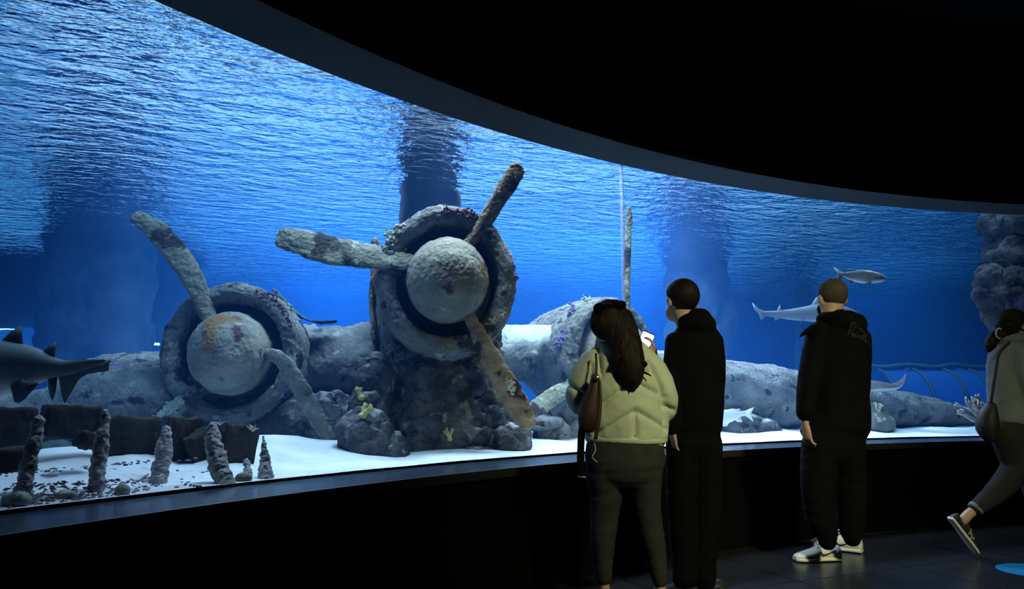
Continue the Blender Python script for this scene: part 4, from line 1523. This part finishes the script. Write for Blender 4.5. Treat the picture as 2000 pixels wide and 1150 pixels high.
jk = puffer(jk, [(1165, 682, 1168, 735, db, 1), (1168, 733, 1214, 704, db, 1), (1214, 704, 1262, 730, db, 1), (1168, 790, 1228, 745, db, 1), (1228, 745, 1290, 775, db, 1), (1232, 800, 1296, 836, db, 1),
                 (1160, 845, 1232, 800, db, 1), (1232, 800, 1232, 850, db, 1), (1112, 752, 1136, 772, db, 0), (1284, 786, 1312, 800, db, 0), (1152, 665, 1245, 684, db, 1), (1262, 712, 1284, 760, db, 1), (1284, 760, 1294, 838, db, 1), (1152, 715, 1147, 760, db, 1), (1147, 760, 1150, 830, db, 1)], 0.022, 0.012)
jk = wrinkle(jk, 0.006, 14, 3, (1, 1, 0.7))
jo = obj('puffer_jacket', jk, M_puff, w1)
hem = chain(d1, [(1223, 852, 0, 77.5, 53), (1223, 857, 0, 79, 54), (1223, 863, 0, 77, 52)], 60, 7, round_ends=False)
hv, hf = hem
ang = np.arange(len(hv)) % 60
hv = hv + (hv - hv.mean(0)) * [1, 1, 0] * (0.004 * np.where(ang % 2, 1, -1))[:, None]
obj('ribbed_hem', (hv, hf), M_puff, jo)
jn = remesh([
    chain(d1, [(1222, 846, 0, 68, 44), (1221, 880, -0.01, 75, 52), (1221, 908, -0.015, 75, 54)], 24, 8),
    chain(d1, [(1186, 895, -0.01, 38, 48), (1182, 930, 0, 36, 42), (1183, 970, 0, 30, 34), (1181, 1010, 0, 25, 28), (1178, 1050, 0.01, 23, 27), (1178, 1090, 0.01, 18, 21), (1180, 1130, 0, 13, 15)], 20, 20),
    chain(d1, [(1256, 895, -0.01, 38, 48), (1257, 930, 0, 34, 42), (1260, 970, 0, 28, 34), (1265, 1010, 0, 25, 28), (1273, 1050, 0.01, 23, 27), (1282, 1090, 0.01, 18, 21), (1289, 1134, 0, 13, 15)], 20, 20)], 0.011, 3)
jn = wrinkle(jn, 0.005, 9, 5, (0.5, 0.5, 2.6))
obj('jeans', jn, M_jeans, w1)
H1 = P(1192, 630, d1 + 0.04)
B1 = basis(0.12, -0.12)
hr = P(1281, 700, d1 + 0.43)
phc = P(1257, 673, d1 + 0.46)
body(w1, head_parts(H1, B1, 0.96) + [
    tube([H1 + [0, -0.01, -0.05], P(1200, 672, d1), P(1206, 700, d1)], [0.052, 0.055, 0.09], 16, 8),
    chain(d1, [(1208, 700, 0, 52, 32), (1214, 760, 0, 56, 36), (1220, 830, 0, 52, 36), (1221, 890, 0, 60, 40)], 20, 10),
    chain(d1, [(1258, 705, 0, 18, 18), (1292, 785, 0.03, 13, 13), (1285, 735, 0.30, 10, 10), (1281, 702, 0.42, 9, 9)], 12, 12),
    chain(d1, [(1158, 705, 0, 18, 18), (1130, 775, 0.03, 13, 13), (1205, 716, 0.34, 10, 10), (1226, 700, 0.42, 9, 9)], 12, 12),
    chain(d1, [(1188, 900, 0, 24, 26), (1182, 1010, 0, 15, 17), (1179, 1090, 0.01, 12, 13), (1181, 1140, 0, 10, 11), (1182, 1160, 0, 10, 12)], 14, 12),
    chain(d1, [(1256, 900, 0, 24, 26), (1265, 1010, 0, 15, 17), (1281, 1090, 0.01, 12, 13), (1290, 1145, 0, 10, 11), (1291, 1162, 0, 10, 12)], 14, 12)],
    [hand_parts(hr, [-0.15, 0.05, 1.0], [-0.3, -1.0, 0.1], [-1, 0.1, 0.0], 0.9, 0.55), hand_parts(P(1226, 702, d1 + 0.43), [0.1, 0.1, 1.0], [1, 0.1, 0.2], [0.5, 0.1, 0.1], 0.95, 0.7)])
eyes(H1, B1, w1, 0.96)
# hair: a cap round the skull, the tress falling to one side of the back, loose curls
hp = remesh([ell(H1 + [0, -0.012, 0.024], (0.090, 0.105, 0.094), 18, 12),
             chain(d1, [(1190, 612, -0.07, 32, 20), (1189, 632, -0.09, 34, 20), (1187, 646, -0.10, 30, 15), (1187, 654, -0.10, 20, 9)], 18, 10),
             chain(d1, [(1203, 625, -0.06, 32, 24), (1217, 660, -0.11, 31, 20), (1227, 695, -0.15, 28, 16), (1233, 722, -0.165, 26, 13), (1240, 742, -0.17, 15, 9), (1243, 753, -0.17, 5, 5)], 18, 18)], 0.010, 3)
hp = wrinkle(hp, 0.010, 30, 8, (1, 1, 0.18))
pc = [hp]
rnd = random.Random(5)
for (x0, y0, x1, y1, sw) in ((1232, 690, 1262, 726, 9), (1236, 700, 1268, 722, 12), (1222, 710, 1226, 758, -7), (1242, 705, 1256, 748, 8), (1212, 690, 1208, 735, -6), (1248, 712, 1264, 734, -8), (1230, 720, 1238, 764, 6)):
    pts = []
    for t in np.linspace(0, 1, 9):
        pts.append(P(x0 + (x1 - x0) * t + sw * math.sin(t * 4.4), y0 + (y1 - y0) * t, d1 - 0.172 - 0.012 * math.sin(t * 6)))
    pc.append(tube(pts, [0.010, 0.008, 0.003], 8, 20))
hair1 = obj('hair', join(pc), M_hair, w1)
bw = []
for (xs_, ys_, rx_, ry_, a) in ((1173, 604, 15, 12, 0.5), (1207, 597, 17, 10, -0.25), (1190, 601, 6, 7, 0)):
    R = np.array(Matrix.Rotation(a, 3, 'Y'))
    bw.append(ell(P(xs_, ys_, d1 - 0.10), np.array([rx_, 12, ry_]) * d1 / F, 14, 9, R))
obj('hair_bow', remesh(bw, 0.004, 2), M_black, hair1)
# drawstring at the hem and zip pull
obj('drawstring', tube([P(1161, 866, d1 - 0.11), P(1163, 880, d1 - 0.12), P(1157, 892, d1 - 0.12), P(1166, 902, d1 - 0.12)], 0.0022, 6, 14), M_puff, jo)
for sx_, px_ in ((-1, 1181), (1, 1290)):
    b_ = on_floor(px_ + 2, 760 + CZ * F / d1, 0)
    shoe(w1, np.array([b_[0] - 0.01 * sx_, d1 - 0.07, 0.0]), [0.1 * sx_, 1, 0], [0, 0, 1], 0.245, M_dshoe, M_dshoe, None, 0.95)

# phone in her hand, its screen lit
ph = thing('phone', 'lit phone held up over the shoulder of the woman in the puffer jacket', 'phone', phc)
RB = np.array(Matrix.Rotation(0.42, 3, 'Y') @ Matrix.Rotation(0.25, 3, 'X'))
def slab(c, w, t, h, R, r=0.012):
    out = []
    for y in (-t / 2, t / 2):
        for (sx2, sz2, a0) in ((1, 1, 0), (-1, 1, 90), (-1, -1, 180), (1, -1, 270)):
            for a in (0, 30, 60, 90):
                q = math.radians(a0 + a)
                out.append(R @ np.array([sx2 * (w / 2 - r) + r * math.cos(q), y, sz2 * (h / 2 - r) + r * math.sin(q)]) + c)
    n = 16
    return np.array(out), [tuple(range(n)), tuple(range(n, 2 * n))[::-1]] + [(k, n + k, n + (k + 1) % n, (k + 1) % n) for k in range(n)]
obj('case', slab(phc, 0.080, 0.010, 0.160, RB), M_dshoe, ph, False)
M_screen = material('phone_screen', (0.02, 0.02, 0.02), rough=0.1, emit=((0.75, 0.88, 1.0), 2.2))
obj('screen', slab(phc + RB @ np.array([0, -0.0058, 0]), 0.072, 0.001, 0.148, RB, 0.008), M_screen, ph, False)

# shoulder bag on her left
bg = thing('shoulder_bag', 'dark brown leather shoulder bag hanging at the side of the puffer jacket', 'bag', P(1150, 832, d1 - 0.12))
bag = remesh([chain(d1 - 0.16, [(1163, 736, 0, 8, 12), (1161, 755, 0, 11, 18), (1155, 785, 0, 17, 22), (1150, 812, 0, 20, 24), (1147, 828, 0.01, 18, 22)], 18, 14, power=2.8)], 0.007, 2)
obj('bag_body', bag, M_leather, bg)
obj('strap', loft([P(x, y, d1 - 0.165 + q) for x, y, q in resample([(1164, 690, 0.02), (1165, 715, 0), (1164, 740, -0.012)], 10)], 0.006, 0.004, 8, round_ends=False), M_leather, bg)
obj('strap', loft([P(x, y, d1 - 0.17) for x, y in resample([(1170, 742), (1172, 790), (1168, 830), (1163, 858)], 16)], 0.010, 0.004, 8, round_ends=False), M_leather, bg)
obj('hanging_strap', loft([P(x, y, d1 - 0.13) for x, y in resample([(1138, 826), (1135, 860), (1134, 900), (1136, 930)], 16)], 0.018, 0.005, 8, round_ends=False), M_black, bg)
obj('strap_buckle', tube([P(1129, 931, d1 - 0.13), P(1144, 932, d1 - 0.13)], 0.004, 8), M_brass, bg)
obj('stud', ell(P(1166, 738, d1 - 0.215), (0.014, 0.006, 0.014), 14, 9), M_brass, bg)
obj('piping', tube([P(x, y, d1 - 0.213) for x, y in ((1172, 742), (1173, 775), (1171, 800), (1168, 822))], 0.003, 6, 14), M_brass, bg)

# ---- man in the black hoodie
d2 = 4.3
g2 = on_floor(1357, 1151, 0)
m2 = thing('person', 'dark-haired man in black hoodie and black trousers looking into the tank', 'person', (g2[0], d2, 0))
hd2 = remesh([
    chain(d2, [(1352, 632, 0, 26, 28), (1355, 645, 0, 40, 34), (1357, 664, 0, 52, 40), (1358, 700, 0, 56, 44), (1358, 760, 0, 55, 44), (1357, 812, 0, 53, 42), (1357, 834, 0, 52, 40)], 24, 20),
    ellpx(1360, 632, d2 - 0.05, 33, 20, 30), ellpx(1376, 634, d2 - 0.05, 22, 20, 26), ellpx(1364, 618, d2 - 0.02, 24, 15, 26), ellpx(1347, 628, d2 - 0.02, 24, 16, 30),
    chain(d2, [(1388, 668, 0, 24, 28), (1396, 710, 0, 19, 25), (1395, 770, 0.05, 17, 20), (1380, 800, 0.18, 15, 16)], 16, 14),
    chain(d2, [(1322, 668, 0, 22, 28), (1314, 725, -0.03, 17, 22), (1312, 785, -0.07, 14, 18), (1313, 838, -0.09, 12, 14)], 16, 14)], 0.011, 4)
obj('hoodie', wrinkle(hd2, 0.005, 12, 4, (1, 1, 0.6)), M_black, m2)
tr2 = remesh([
    chain(d2, [(1356, 820, 0, 48, 36), (1355, 870, 0, 50, 40)], 22, 6),
    chain(d2, [(1333, 862, 0, 30, 37), (1332, 950, 0, 28, 31), (1334, 1030, 0, 24, 27), (1336, 1100, 0, 21, 23), (1336, 1132, -0.01, 20, 22)], 18, 16),
    chain(d2, [(1378, 862, 0, 30, 37), (1380, 950, 0, 27, 31), (1378, 1030, 0, 24, 27), (1376, 1100, 0, 21, 23), (1376, 1132, -0.01, 20, 22)], 18, 16)], 0.012, 3)
obj('trousers', wrinkle(tr2, 0.006, 8, 6, (0.6, 0.6, 2.0)), M_black, m2)
H2 = P(1331, 590, d2 + 0.02)
B2 = basis(0.34, -0.05)
hL2 = P(1315, 848, d2 - 0.09)
body(m2, head_parts(H2, B2, 1.02) + [
    tube([H2 + [0, -0.01, -0.05], P(1342, 632, d2), P(1352, 656, d2)], [0.056, 0.060, 0.09], 16, 8),
    chain(d2, [(1356, 660, 0, 38, 28), (1357, 760, 0, 38, 30), (1356, 860, 0, 38, 30)], 18, 10),
    chain(d2, [(1324, 672, 0, 14, 16), (1313, 740, -0.03, 11, 12), (1313, 800, -0.07, 9, 10), (1315, 847, -0.09, 7, 8)], 12, 12),
    chain(d2, [(1388, 672, 0, 14, 16), (1395, 760, 0.05, 11, 12), (1372, 800, 0.22, 8, 8)], 12, 12),
    chain(d2, [(1334, 860, 0, 20, 22), (1334, 1000, 0, 14, 16), (1336, 1130, 0, 10, 12)], 12, 10),
    chain(d2, [(1377, 860, 0, 20, 22), (1379, 1000, 0, 14, 16), (1376, 1130, 0, 10, 12)], 12, 10)],
    [hand_parts(hL2, [0.12, 0.25, -1], [-0.3, 0.9, 0.2], [0.95, 0.3, 0], 0.8, 1.0), hand_parts(P(1368, 800, d2 + 0.24), [-0.9, 0.2, 0.3], [0, 0.3, 1], [-0.2, 1, 0], 1.0, 0.5)])
eyes(H2, B2, m2)
def scalp(c, B, k, cut, seed, grow_=1.045):
    v, f = remesh([ell(c + B @ (np.array([0, -0.016, 0.034]) * k), np.array([0.081, 0.099, 0.089]) * k * grow_, 28, 20, B)], 0.009, 1)
    loc = (v - c) @ B / k
    keep = loc[:, 2] > cut(loc)
    v2 = np.where(keep[:, None], v, c + (v - c) * 0.80)
    return wrinkle((v2, f), 0.003, 40, seed)
obj('hair', scalp(H2, B2, 1.02, lambda q: 0.006 + np.clip(q[:, 1] + 0.02, 0, 1) * 0.9 - 0.13 * np.clip((-q[:, 1] - 0.01) / 0.05, 0, 1), 2, 1.06), M_hair, m2)
obj('face_mask', ell(H2 + B2 @ np.array([0, 0.070, -0.055]), (0.060, 0.050, 0.048), 18, 12, B2), M_mask, m2)
for sx_, px_ in ((-1, 1334), (1, 1378)):
    b_ = on_floor(px_, 1150, 0)
    shoe(m2, np.array([b_[0] + 0.01, d2 - 0.08, 0.0]), [-0.75 if sx_ < 0 else 0.15, 0.8, 0], [0, 0, 1], 0.28, M_dshoe, M_dshoe if sx_ < 0 else M_wsole)

# ---- man in the black jacket and white shoes
d3 = 5.0
g3 = on_floor(1630, 760 + CZ * F / d3, 0)
m3 = thing('person', 'close-cropped man in black jacket, black trousers and white sneakers at the window', 'person', (g3[0], d3, 0))
jk3 = remesh([
    chain(d3, [(1630, 620, 0, 22, 28), (1636, 634, 0, 40, 34), (1640, 655, 0, 52, 40), (1640, 700, 0, 55, 42), (1639, 760, 0, 54, 42), (1642, 810, 0, 55, 42), (1641, 834, 0, 55, 41)], 24, 20),
    ellpx(1648, 626, d3 - 0.07, 33, 20, 28), ellpx(1670, 634, d3 - 0.09, 21, 22, 28), ellpx(1622, 622, d3 - 0.02, 26, 14, 28),
    chain(d3, [(1600, 650, 0, 22, 28), (1586, 710, -0.03, 21, 25), (1577, 765, -0.08, 19, 22), (1573, 808, -0.11, 16, 18)], 16, 14),
    chain(d3, [(1678, 658, 0, 20, 28), (1682, 715, 0, 16, 25), (1676, 780, 0.08, 16, 20), (1655, 790, 0.22, 13, 13)], 16, 14)], 0.012, 4)
jo3 = obj('jacket', wrinkle(jk3, 0.005, 10, 7, (1, 1, 0.6)), M_navy, m3)
obj('collar_flap', chain(d3, [(1592, 640, -0.02, 8, 10), (1578, 646, -0.02, 6, 6), (1563, 656, -0.02, 2, 2)], 10, 8), M_navy, jo3)
tr3 = remesh([
    chain(d3, [(1631, 822, 0, 54, 36), (1628, 872, 0, 56, 40)], 22, 6),
    chain(d3, [(1602, 862, 0, 32, 38), (1598, 935, 0, 31, 33), (1602, 1005, 0, 27, 28), (1612, 1036, 0, 21, 23), (1616, 1058, 0, 15, 18)], 18, 16),
    chain(d3, [(1655, 862, 0, 31, 38), (1660, 935, 0.02, 28, 32), (1662, 1005, 0.03, 25, 28), (1662, 1034, 0.04, 20, 22), (1664, 1052, 0.05, 14, 17)], 18, 16)], 0.012, 3)
obj('trousers', wrinkle(tr3, 0.006, 8, 9, (0.6, 0.6, 2.0)), M_black, m3)
H3 = P(1625, 584, d3 + 0.02)
B3 = basis(0.12, -0.06)
hL3 = P(1573, 829, d3 - 0.11)
body(m3, head_parts(H3, B3, 1.06) + [
    tube([H3 + [0, -0.015, -0.04], P(1625, 618, d3 - 0.01), P(1634, 645, d3)], [0.066, 0.070, 0.10], 16, 8),
    chain(d3, [(1638, 650, 0, 36, 28), (1638, 760, 0, 40, 30), (1632, 860, 0, 42, 30)], 18, 10),
    chain(d3, [(1602, 655, 0, 14, 16), (1586, 715, -0.03, 12, 13), (1577, 775, -0.08, 9, 10), (1573, 828, -0.11, 6.5, 8)], 12, 12),
    chain(d3, [(1677, 660, 0, 14, 16), (1680, 720, 0, 12, 13), (1655, 790, 0.2, 8, 9)], 12, 12),
    chain(d3, [(1605, 865, 0, 20, 22), (1602, 1000, 0, 15, 17), (1614, 1058, 0, 9, 12)], 12, 10),
    chain(d3, [(1655, 865, 0, 20, 22), (1661, 1000, 0.03, 15, 17), (1663, 1050, 0.04, 9, 12)], 12, 10)],
    [hand_parts(hL3, [0.10, 0.0, -1], [-0.35, 0.9, 0], [0.95, 0.35, 0], 1.0, 0.5), hand_parts(P(1650, 790, d3 + 0.24), [-0.9, 0.2, 0.3], [0, 0.3, 1], [-0.2, 1, 0], 1.0, 0.5)])
eyes(H3, B3, m3, 1.06)
obj('hair', scalp(H3, B3, 1.06, lambda q: 0.012 + np.clip(q[:, 1] - 0.0, 0, 1) * 0.9 - 0.10 * np.clip((-q[:, 1] - 0.01) / 0.05, 0, 1), 5, 1.012), M_crop, m3)
obj('face_mask', ell(H3 + B3 @ np.array([0, 0.076, -0.058]), (0.064, 0.052, 0.052), 18, 12, B3), M_black, m3)
for sg in (-1, 1):
    obj('mask_loop', tube([H3 + B3 @ np.array([sg * 0.088, -0.022, 0.012]), H3 + B3 @ np.array([sg * 0.096, 0.0, -0.02]), H3 + B3 @ np.array([sg * 0.066, 0.070, -0.045])], 0.002, 6, 10), M_mask if sg < 0 else M_black, m3)
# lettering on the jacket's back, partly under the hood
def letters(text, d, x0, y0, x1, y1, arch_, size, mat, parent, target):
    t = bvh_of(target)
    pieces = []
    n = len(text)
    for k, ch in enumerate(text):
        cu = bpy.data.curves.new('c', 'FONT')
        cu.body = ch
        cu.align_x = 'CENTER'
        cu.size = size
        cu.fill_mode = 'NONE'
        cu.bevel_depth = 0.0022
        cu.bevel_resolution = 0
        cu.resolution_u = 3
        o = bpy.data.objects.new('c', cu)
        COL.objects.link(o)
        dg = bpy.context.evaluated_depsgraph_get()
        me = o.evaluated_get(dg).to_mesh()
        v, f = arrays(me)
        o.evaluated_get(dg).to_mesh_clear()
        bpy.data.objects.remove(o)
        if not len(v):
            continue
        u = k / (n - 1)
        x, y = x0 + (x1 - x0) * u, y0 + (y1 - y0) * u - arch_ * math.sin(u * math.pi)
        a = -math.atan2((y1 - y0) - arch_ * math.pi * math.cos(u * math.pi), x1 - x0)
        R = np.array([[math.cos(a), -math.sin(a)], [math.sin(a), math.cos(a)]])
        w = (v[:, :2] * [0.62, 1.0]) @ R.T
        c = P(x, y, d)
        out = []
        for q, (p, zz) in enumerate(zip(w, v[:, 2])):
            pt = np.array([c[0] + p[0], d - 0.5, c[2] + p[1]])
            h = t.ray_cast(Vector(pt), Vector((0, 1, 0)), 1.0)
            if h[0] is None or h[0][1] > d - 0.02:
                break
            yy = h[0][1]
            out.append((pt[0], yy - 0.0015 - zz, pt[2]))
        if len(out) == len(w):
            pieces.append((np.array(out), f))
    return obj('lettering', join(pieces), mat, parent)
letters('Russell', d3, 1642, 657, 1684, 674, 2, 0.115, material('faint_print', (0.05, 0.05, 0.042), rough=0.8), jo3, jo3)
# white sneakers
bl = on_floor(1640, 1094, 0)
vdir = np.array([-1.0, -0.12, 0])
sh, up, (f_, s_, u_) = shoe(m3, bl, vdir, [0, 0, 1], 0.315, M_white, M_wsole, M_mask, 1.18)
if s_[1] > 0:
    s_ = -s_
def swoosh(sh, up, base, f_, s_, u_, L):
    lo, hi = [], []
    for a, c0, c1 in ((0.50, 0.062, 0.072), (0.485, 0.050, 0.068), (0.46, 0.040, 0.056), (0.42, 0.037, 0.050), (0.36, 0.043, 0.054), (0.28, 0.053, 0.061), (0.20, 0.062, 0.067), (0.13, 0.070, 0.073)):
        lo.append(base + f_ * a * L + u_ * c0)
        hi.append(base + f_ * a * L + u_ * c1)
    return obj('side_mark', strip_on(up, lo, hi, -s_), M_mark, sh)
swoosh(sh, up, bl, f_, s_, u_, 0.315)
br = on_floor(1684, 1080, 0)
sh, up, (f_, s_, u_) = shoe(m3, br, [-0.80, 0.62, 0], [0, 0, 1], 0.315, M_white, M_wsole, M_mask, 1.18)
if s_[1] > 0:
    s_ = -s_
swoosh(sh, up, br, f_, s_, u_, 0.315)

# ---- woman in a cap walking past
d4 = 5.4
m4 = thing('person', 'woman in dark cap and grey hoodie walking past at the edge of the picture', 'person', (P(1990, 1000, d4)[0], d4, 0))
hd4 = remesh([
    chain(d4, [(1974, 664, 0, 26, 26), (1977, 684, 0, 38, 34), (1976, 715, 0, 42, 38), (1972, 750, 0, 38, 37), (1972, 785, 0, 36, 36), (1976, 818, 0, 40, 38)], 22, 18),
    ellpx(1966, 662, d4, 30, 14, 30), ellpx(1985, 664, d4 - 0.03, 26, 12, 30),
    chain(d4, [(1995, 692, -0.10, 20, 20), (2002, 740, -0.13, 15, 17), (2016, 785, -0.10, 13, 14), (2040, 800, -0.02, 11, 12)], 14, 12),
    chain(d4, [(1990, 692, 0.12, 18, 20), (2000, 740, 0.14, 15, 17), (2030, 780, 0.1, 12, 13)], 14, 12)], 0.012, 4)
obj('hoodie', wrinkle(hd4, 0.007, 9, 12, (1, 1, 0.8)), M_hood, m4)
lg4 = remesh([
    chain(d4, [(1976, 806, 0, 37, 34), (1974, 845, 0, 38, 36)], 20, 6),
    chain(d4, [(1972, 848, -0.05, 35, 32), (1980, 885, -0.05, 29, 28), (1984, 912, -0.05, 25, 25), (1962, 945, -0.05, 22, 23), (1930, 975, -0.05, 17, 19), (1906, 993, -0.05, 13, 15)], 18, 18),
    chain(d4, [(1985, 848, 0.06, 32, 32), (2012, 920, 0.06, 24, 26), (2030, 990, 0.06, 18, 20), (2036, 1046, 0.06, 13, 15)], 18, 14)], 0.011, 3)
obj('leggings', wrinkle(lg4, 0.004, 11, 14, (0.7, 0.7, 2.0)), M_leg, m4)
obj('trouser_cuff', chain(d4 - 0.05, [(1909, 990, 0, 14.5, 15.5), (1904, 995, 0, 14.5, 15.5)], 16, 4, round_ends=False), M_hood, m4)
H4 = P(1981, 638, d4)
B4 = basis(-1.25, -0.05)
ank = P(1893, 1003, d4 - 0.05)
body(m4, head_parts(H4, B4, 0.97) + [
    tube([H4 + [0, 0, -0.04], P(1976, 666, d4), P(1976, 690, d4)], [0.05, 0.055, 0.08], 16, 8),
    chain(d4, [(1976, 690, 0, 26, 26), (1973, 760, 0, 26, 26), (1975, 840, 0, 27, 27)], 16, 10),
    chain(d4, [(1995, 694, -0.10, 12, 12), (2004, 745, -0.13, 9, 10), (2030, 795, -0.06, 7, 8), (2050, 802, 0, 6, 7)], 12, 12),
    chain(d4, [(1990, 694, 0.12, 12, 12), (2002, 742, 0.14, 9, 10), (2036, 782, 0.1, 7, 8)], 12, 12),
    chain(d4, [(1974, 850, -0.05, 20, 22), (1984, 910, -0.05, 15, 16), (1930, 975, -0.05, 11, 12), (1905, 994, -0.05, 9, 10), (1890, 1006, -0.05, 9, 11), (1880, 1018, -0.05, 9, 11)], 14, 16),
    chain(d4, [(1985, 850, 0.06, 20, 22), (2012, 920, 0.06, 14, 16), (2036, 1052, 0.06, 9, 11)], 14, 12)],
    [hand_parts(P(2050, 802, d4), [1, 0.2, -0.2], [0, 0.3, 1], [0, 1, 0], 0.92, 0.6), hand_parts(P(2042, 786, d4 + 0.1), [1, 0.2, -0.2], [0, 0.3, 1], [0, -1, 0], 0.92, 0.6)])
eyes(H4, B4, m4, 0.97)
cap_ = remesh([ell(H4 + B4 @ np.array([0, -0.014, 0.036]), (0.092, 0.116, 0.092), 24, 16, B4), loft([H4 + B4 @ np.array([0, y, 0.052 - 0.10 * (y - 0.07)]) for y in (0.06, 0.10, 0.14, 0.165)], [0.07, 0.074, 0.066, 0.04], [0.012, 0.008, 0.007, 0.006], 16, uref=(0, 0, 1))], 0.008, 2)
cv, cf = cap_
cloc = (cv - H4)
cv = np.where((cloc[:, 2] > -0.004)[:, None], cv, H4 + cloc * [0.8, 0.8, 1.0])
cap_o = obj('cap', (cv, cf), material('dark_cap', (0.012, 0.012, 0.013), rough=0.9), m4)
obj('hair', wrinkle(remesh([chain(d4, [(1966, 640, -0.05, 22, 20), (1958, 652, -0.05, 12, 12), (1946, 655, -0.05, 9, 10), (1938, 664, -0.05, 10, 11), (1933, 676, -0.05, 9, 9), (1931, 684, -0.05, 4, 5)], 16, 18),
                             ell(H4 + [-0.035, 0.0, -0.01], (0.072, 0.080, 0.066), 18, 12)], 0.008, 2), 0.006, 26, 3), M_hair, m4)
obj('hair_tie', tube([P(1951 + 6 * math.cos(t), 651 + 10 * math.sin(t), d4 - 0.09 + 0.02 * math.cos(t)) for t in np.linspace(0, 6.28, 14)], 0.005, 6), M_mask, m4)
obj('face_mask', ell(H4 + B4 @ np.array([0, 0.070, -0.055]), (0.060, 0.050, 0.048), 18, 12, B4), M_mask, m4)
obj('mask_loop', tube([P(1979, 640, d4 - 0.083), P(1990, 646, d4 - 0.086), P(2004, 652, d4 - 0.05)], 0.0045, 6, 10), M_mask, m4)
# pushing-off shoe: heel up, toe on the floor
toe = np.array([P(1905, 1066, d4 - 0.05)[0], d4 - 0.05, 0.012])
heel = P(1853, 1013, d4 - 0.05)
fv = nrm(toe - heel)
sh, up, (f_, s_, u_) = shoe(m4, heel, fv, nrm(np.array([0.7, 0, 0.7])), float(np.linalg.norm(toe - heel)), M_dshoe, M_wsole, None, 0.92)
if s_[1] > 0:
    s_ = -s_
L4 = float(np.linalg.norm(toe - heel))
def stroke(a0, c0, a1, c1, w):
    n = 6
    lo = [heel + f_ * (a0 + (a1 - a0) * t) * L4 + u_ * (c0 + (c1 - c0) * t) for t in np.linspace(0, 1, n)]
    dn = nrm(np.cross(lo[-1] - lo[0], s_))
    hi = [q + dn * w for q in lo]
    return strip_on(up, lo, hi, -s_)
obj('side_mark', join([stroke(0.46, 0.030, 0.42, 0.072, 0.008), stroke(0.42, 0.072, 0.60, 0.030, 0.008), stroke(0.60, 0.030, 0.56, 0.072, 0.008)]), M_pmark, sh, False)
obj('heel_tab', strip_on(up, [heel + f_ * 0.04 * L4 + u_ * 0.062, heel + f_ * 0.14 * L4 + u_ * 0.058], [heel + f_ * 0.04 * L4 + u_ * 0.076, heel + f_ * 0.14 * L4 + u_ * 0.070], -s_), M_brass, sh, False)
b_ = P(2036, 1060, d4 + 0.06)
shoe(m4, np.array([b_[0] - 0.03, d4 + 0.06, 0.0]), [1, 0.1, 0], [0, 0, 1], 0.25, M_dshoe, M_wsole, None, 0.92)
# her bag
b4 = thing('shoulder_bag', 'black rounded shoulder bag on the hip of the woman in the cap', 'bag', P(1930, 850, d4 - 0.1))
obj('bag_body', remesh([chain(d4 - 0.10, [(1934, 792, 0, 9, 16), (1930, 812, 0, 17, 22), (1928, 835, 0, 19, 24), (1933, 852, 0, 13, 18)], 18, 12)], 0.008, 2), M_dshoe, b4)
obj('strap', loft([P(x, y, d4 + q) for x, y, q in resample([(1972, 668, -0.13), (1952, 690, -0.145), (1944, 730, -0.15), (1938, 770, -0.14), (1934, 798, -0.12)], 24)], 0.010, 0.005, 8, round_ends=False), M_dshoe, b4)

# ---- blue floor sticker
sk_c = on_floor(2014, 1114, 0.0)
t_ = np.linspace(0, 2 * math.pi, 40, endpoint=False)
rg = np.c_[sk_c[0] + 0.19 * np.cos(t_), sk_c[1] + 0.19 * np.sin(t_)]
sv = np.vstack([np.c_[rg, np.full(40, 0.0002)], np.c_[rg, np.full(40, 0.002)]])
M_stk = material('blue_sticker', (0.01, 0.22, 0.55), rough=0.4)
tag(obj('floor_sticker', (sv, [tuple(range(40))[::-1], tuple(range(40, 80))] + [(k, (k + 1) % 40, 40 + (k + 1) % 40, 40 + k) for k in range(40)]), M_stk, None, False, (sk_c[0], sk_c[1], 0)), 'round blue sticker on the dark tiled floor', 'sticker')
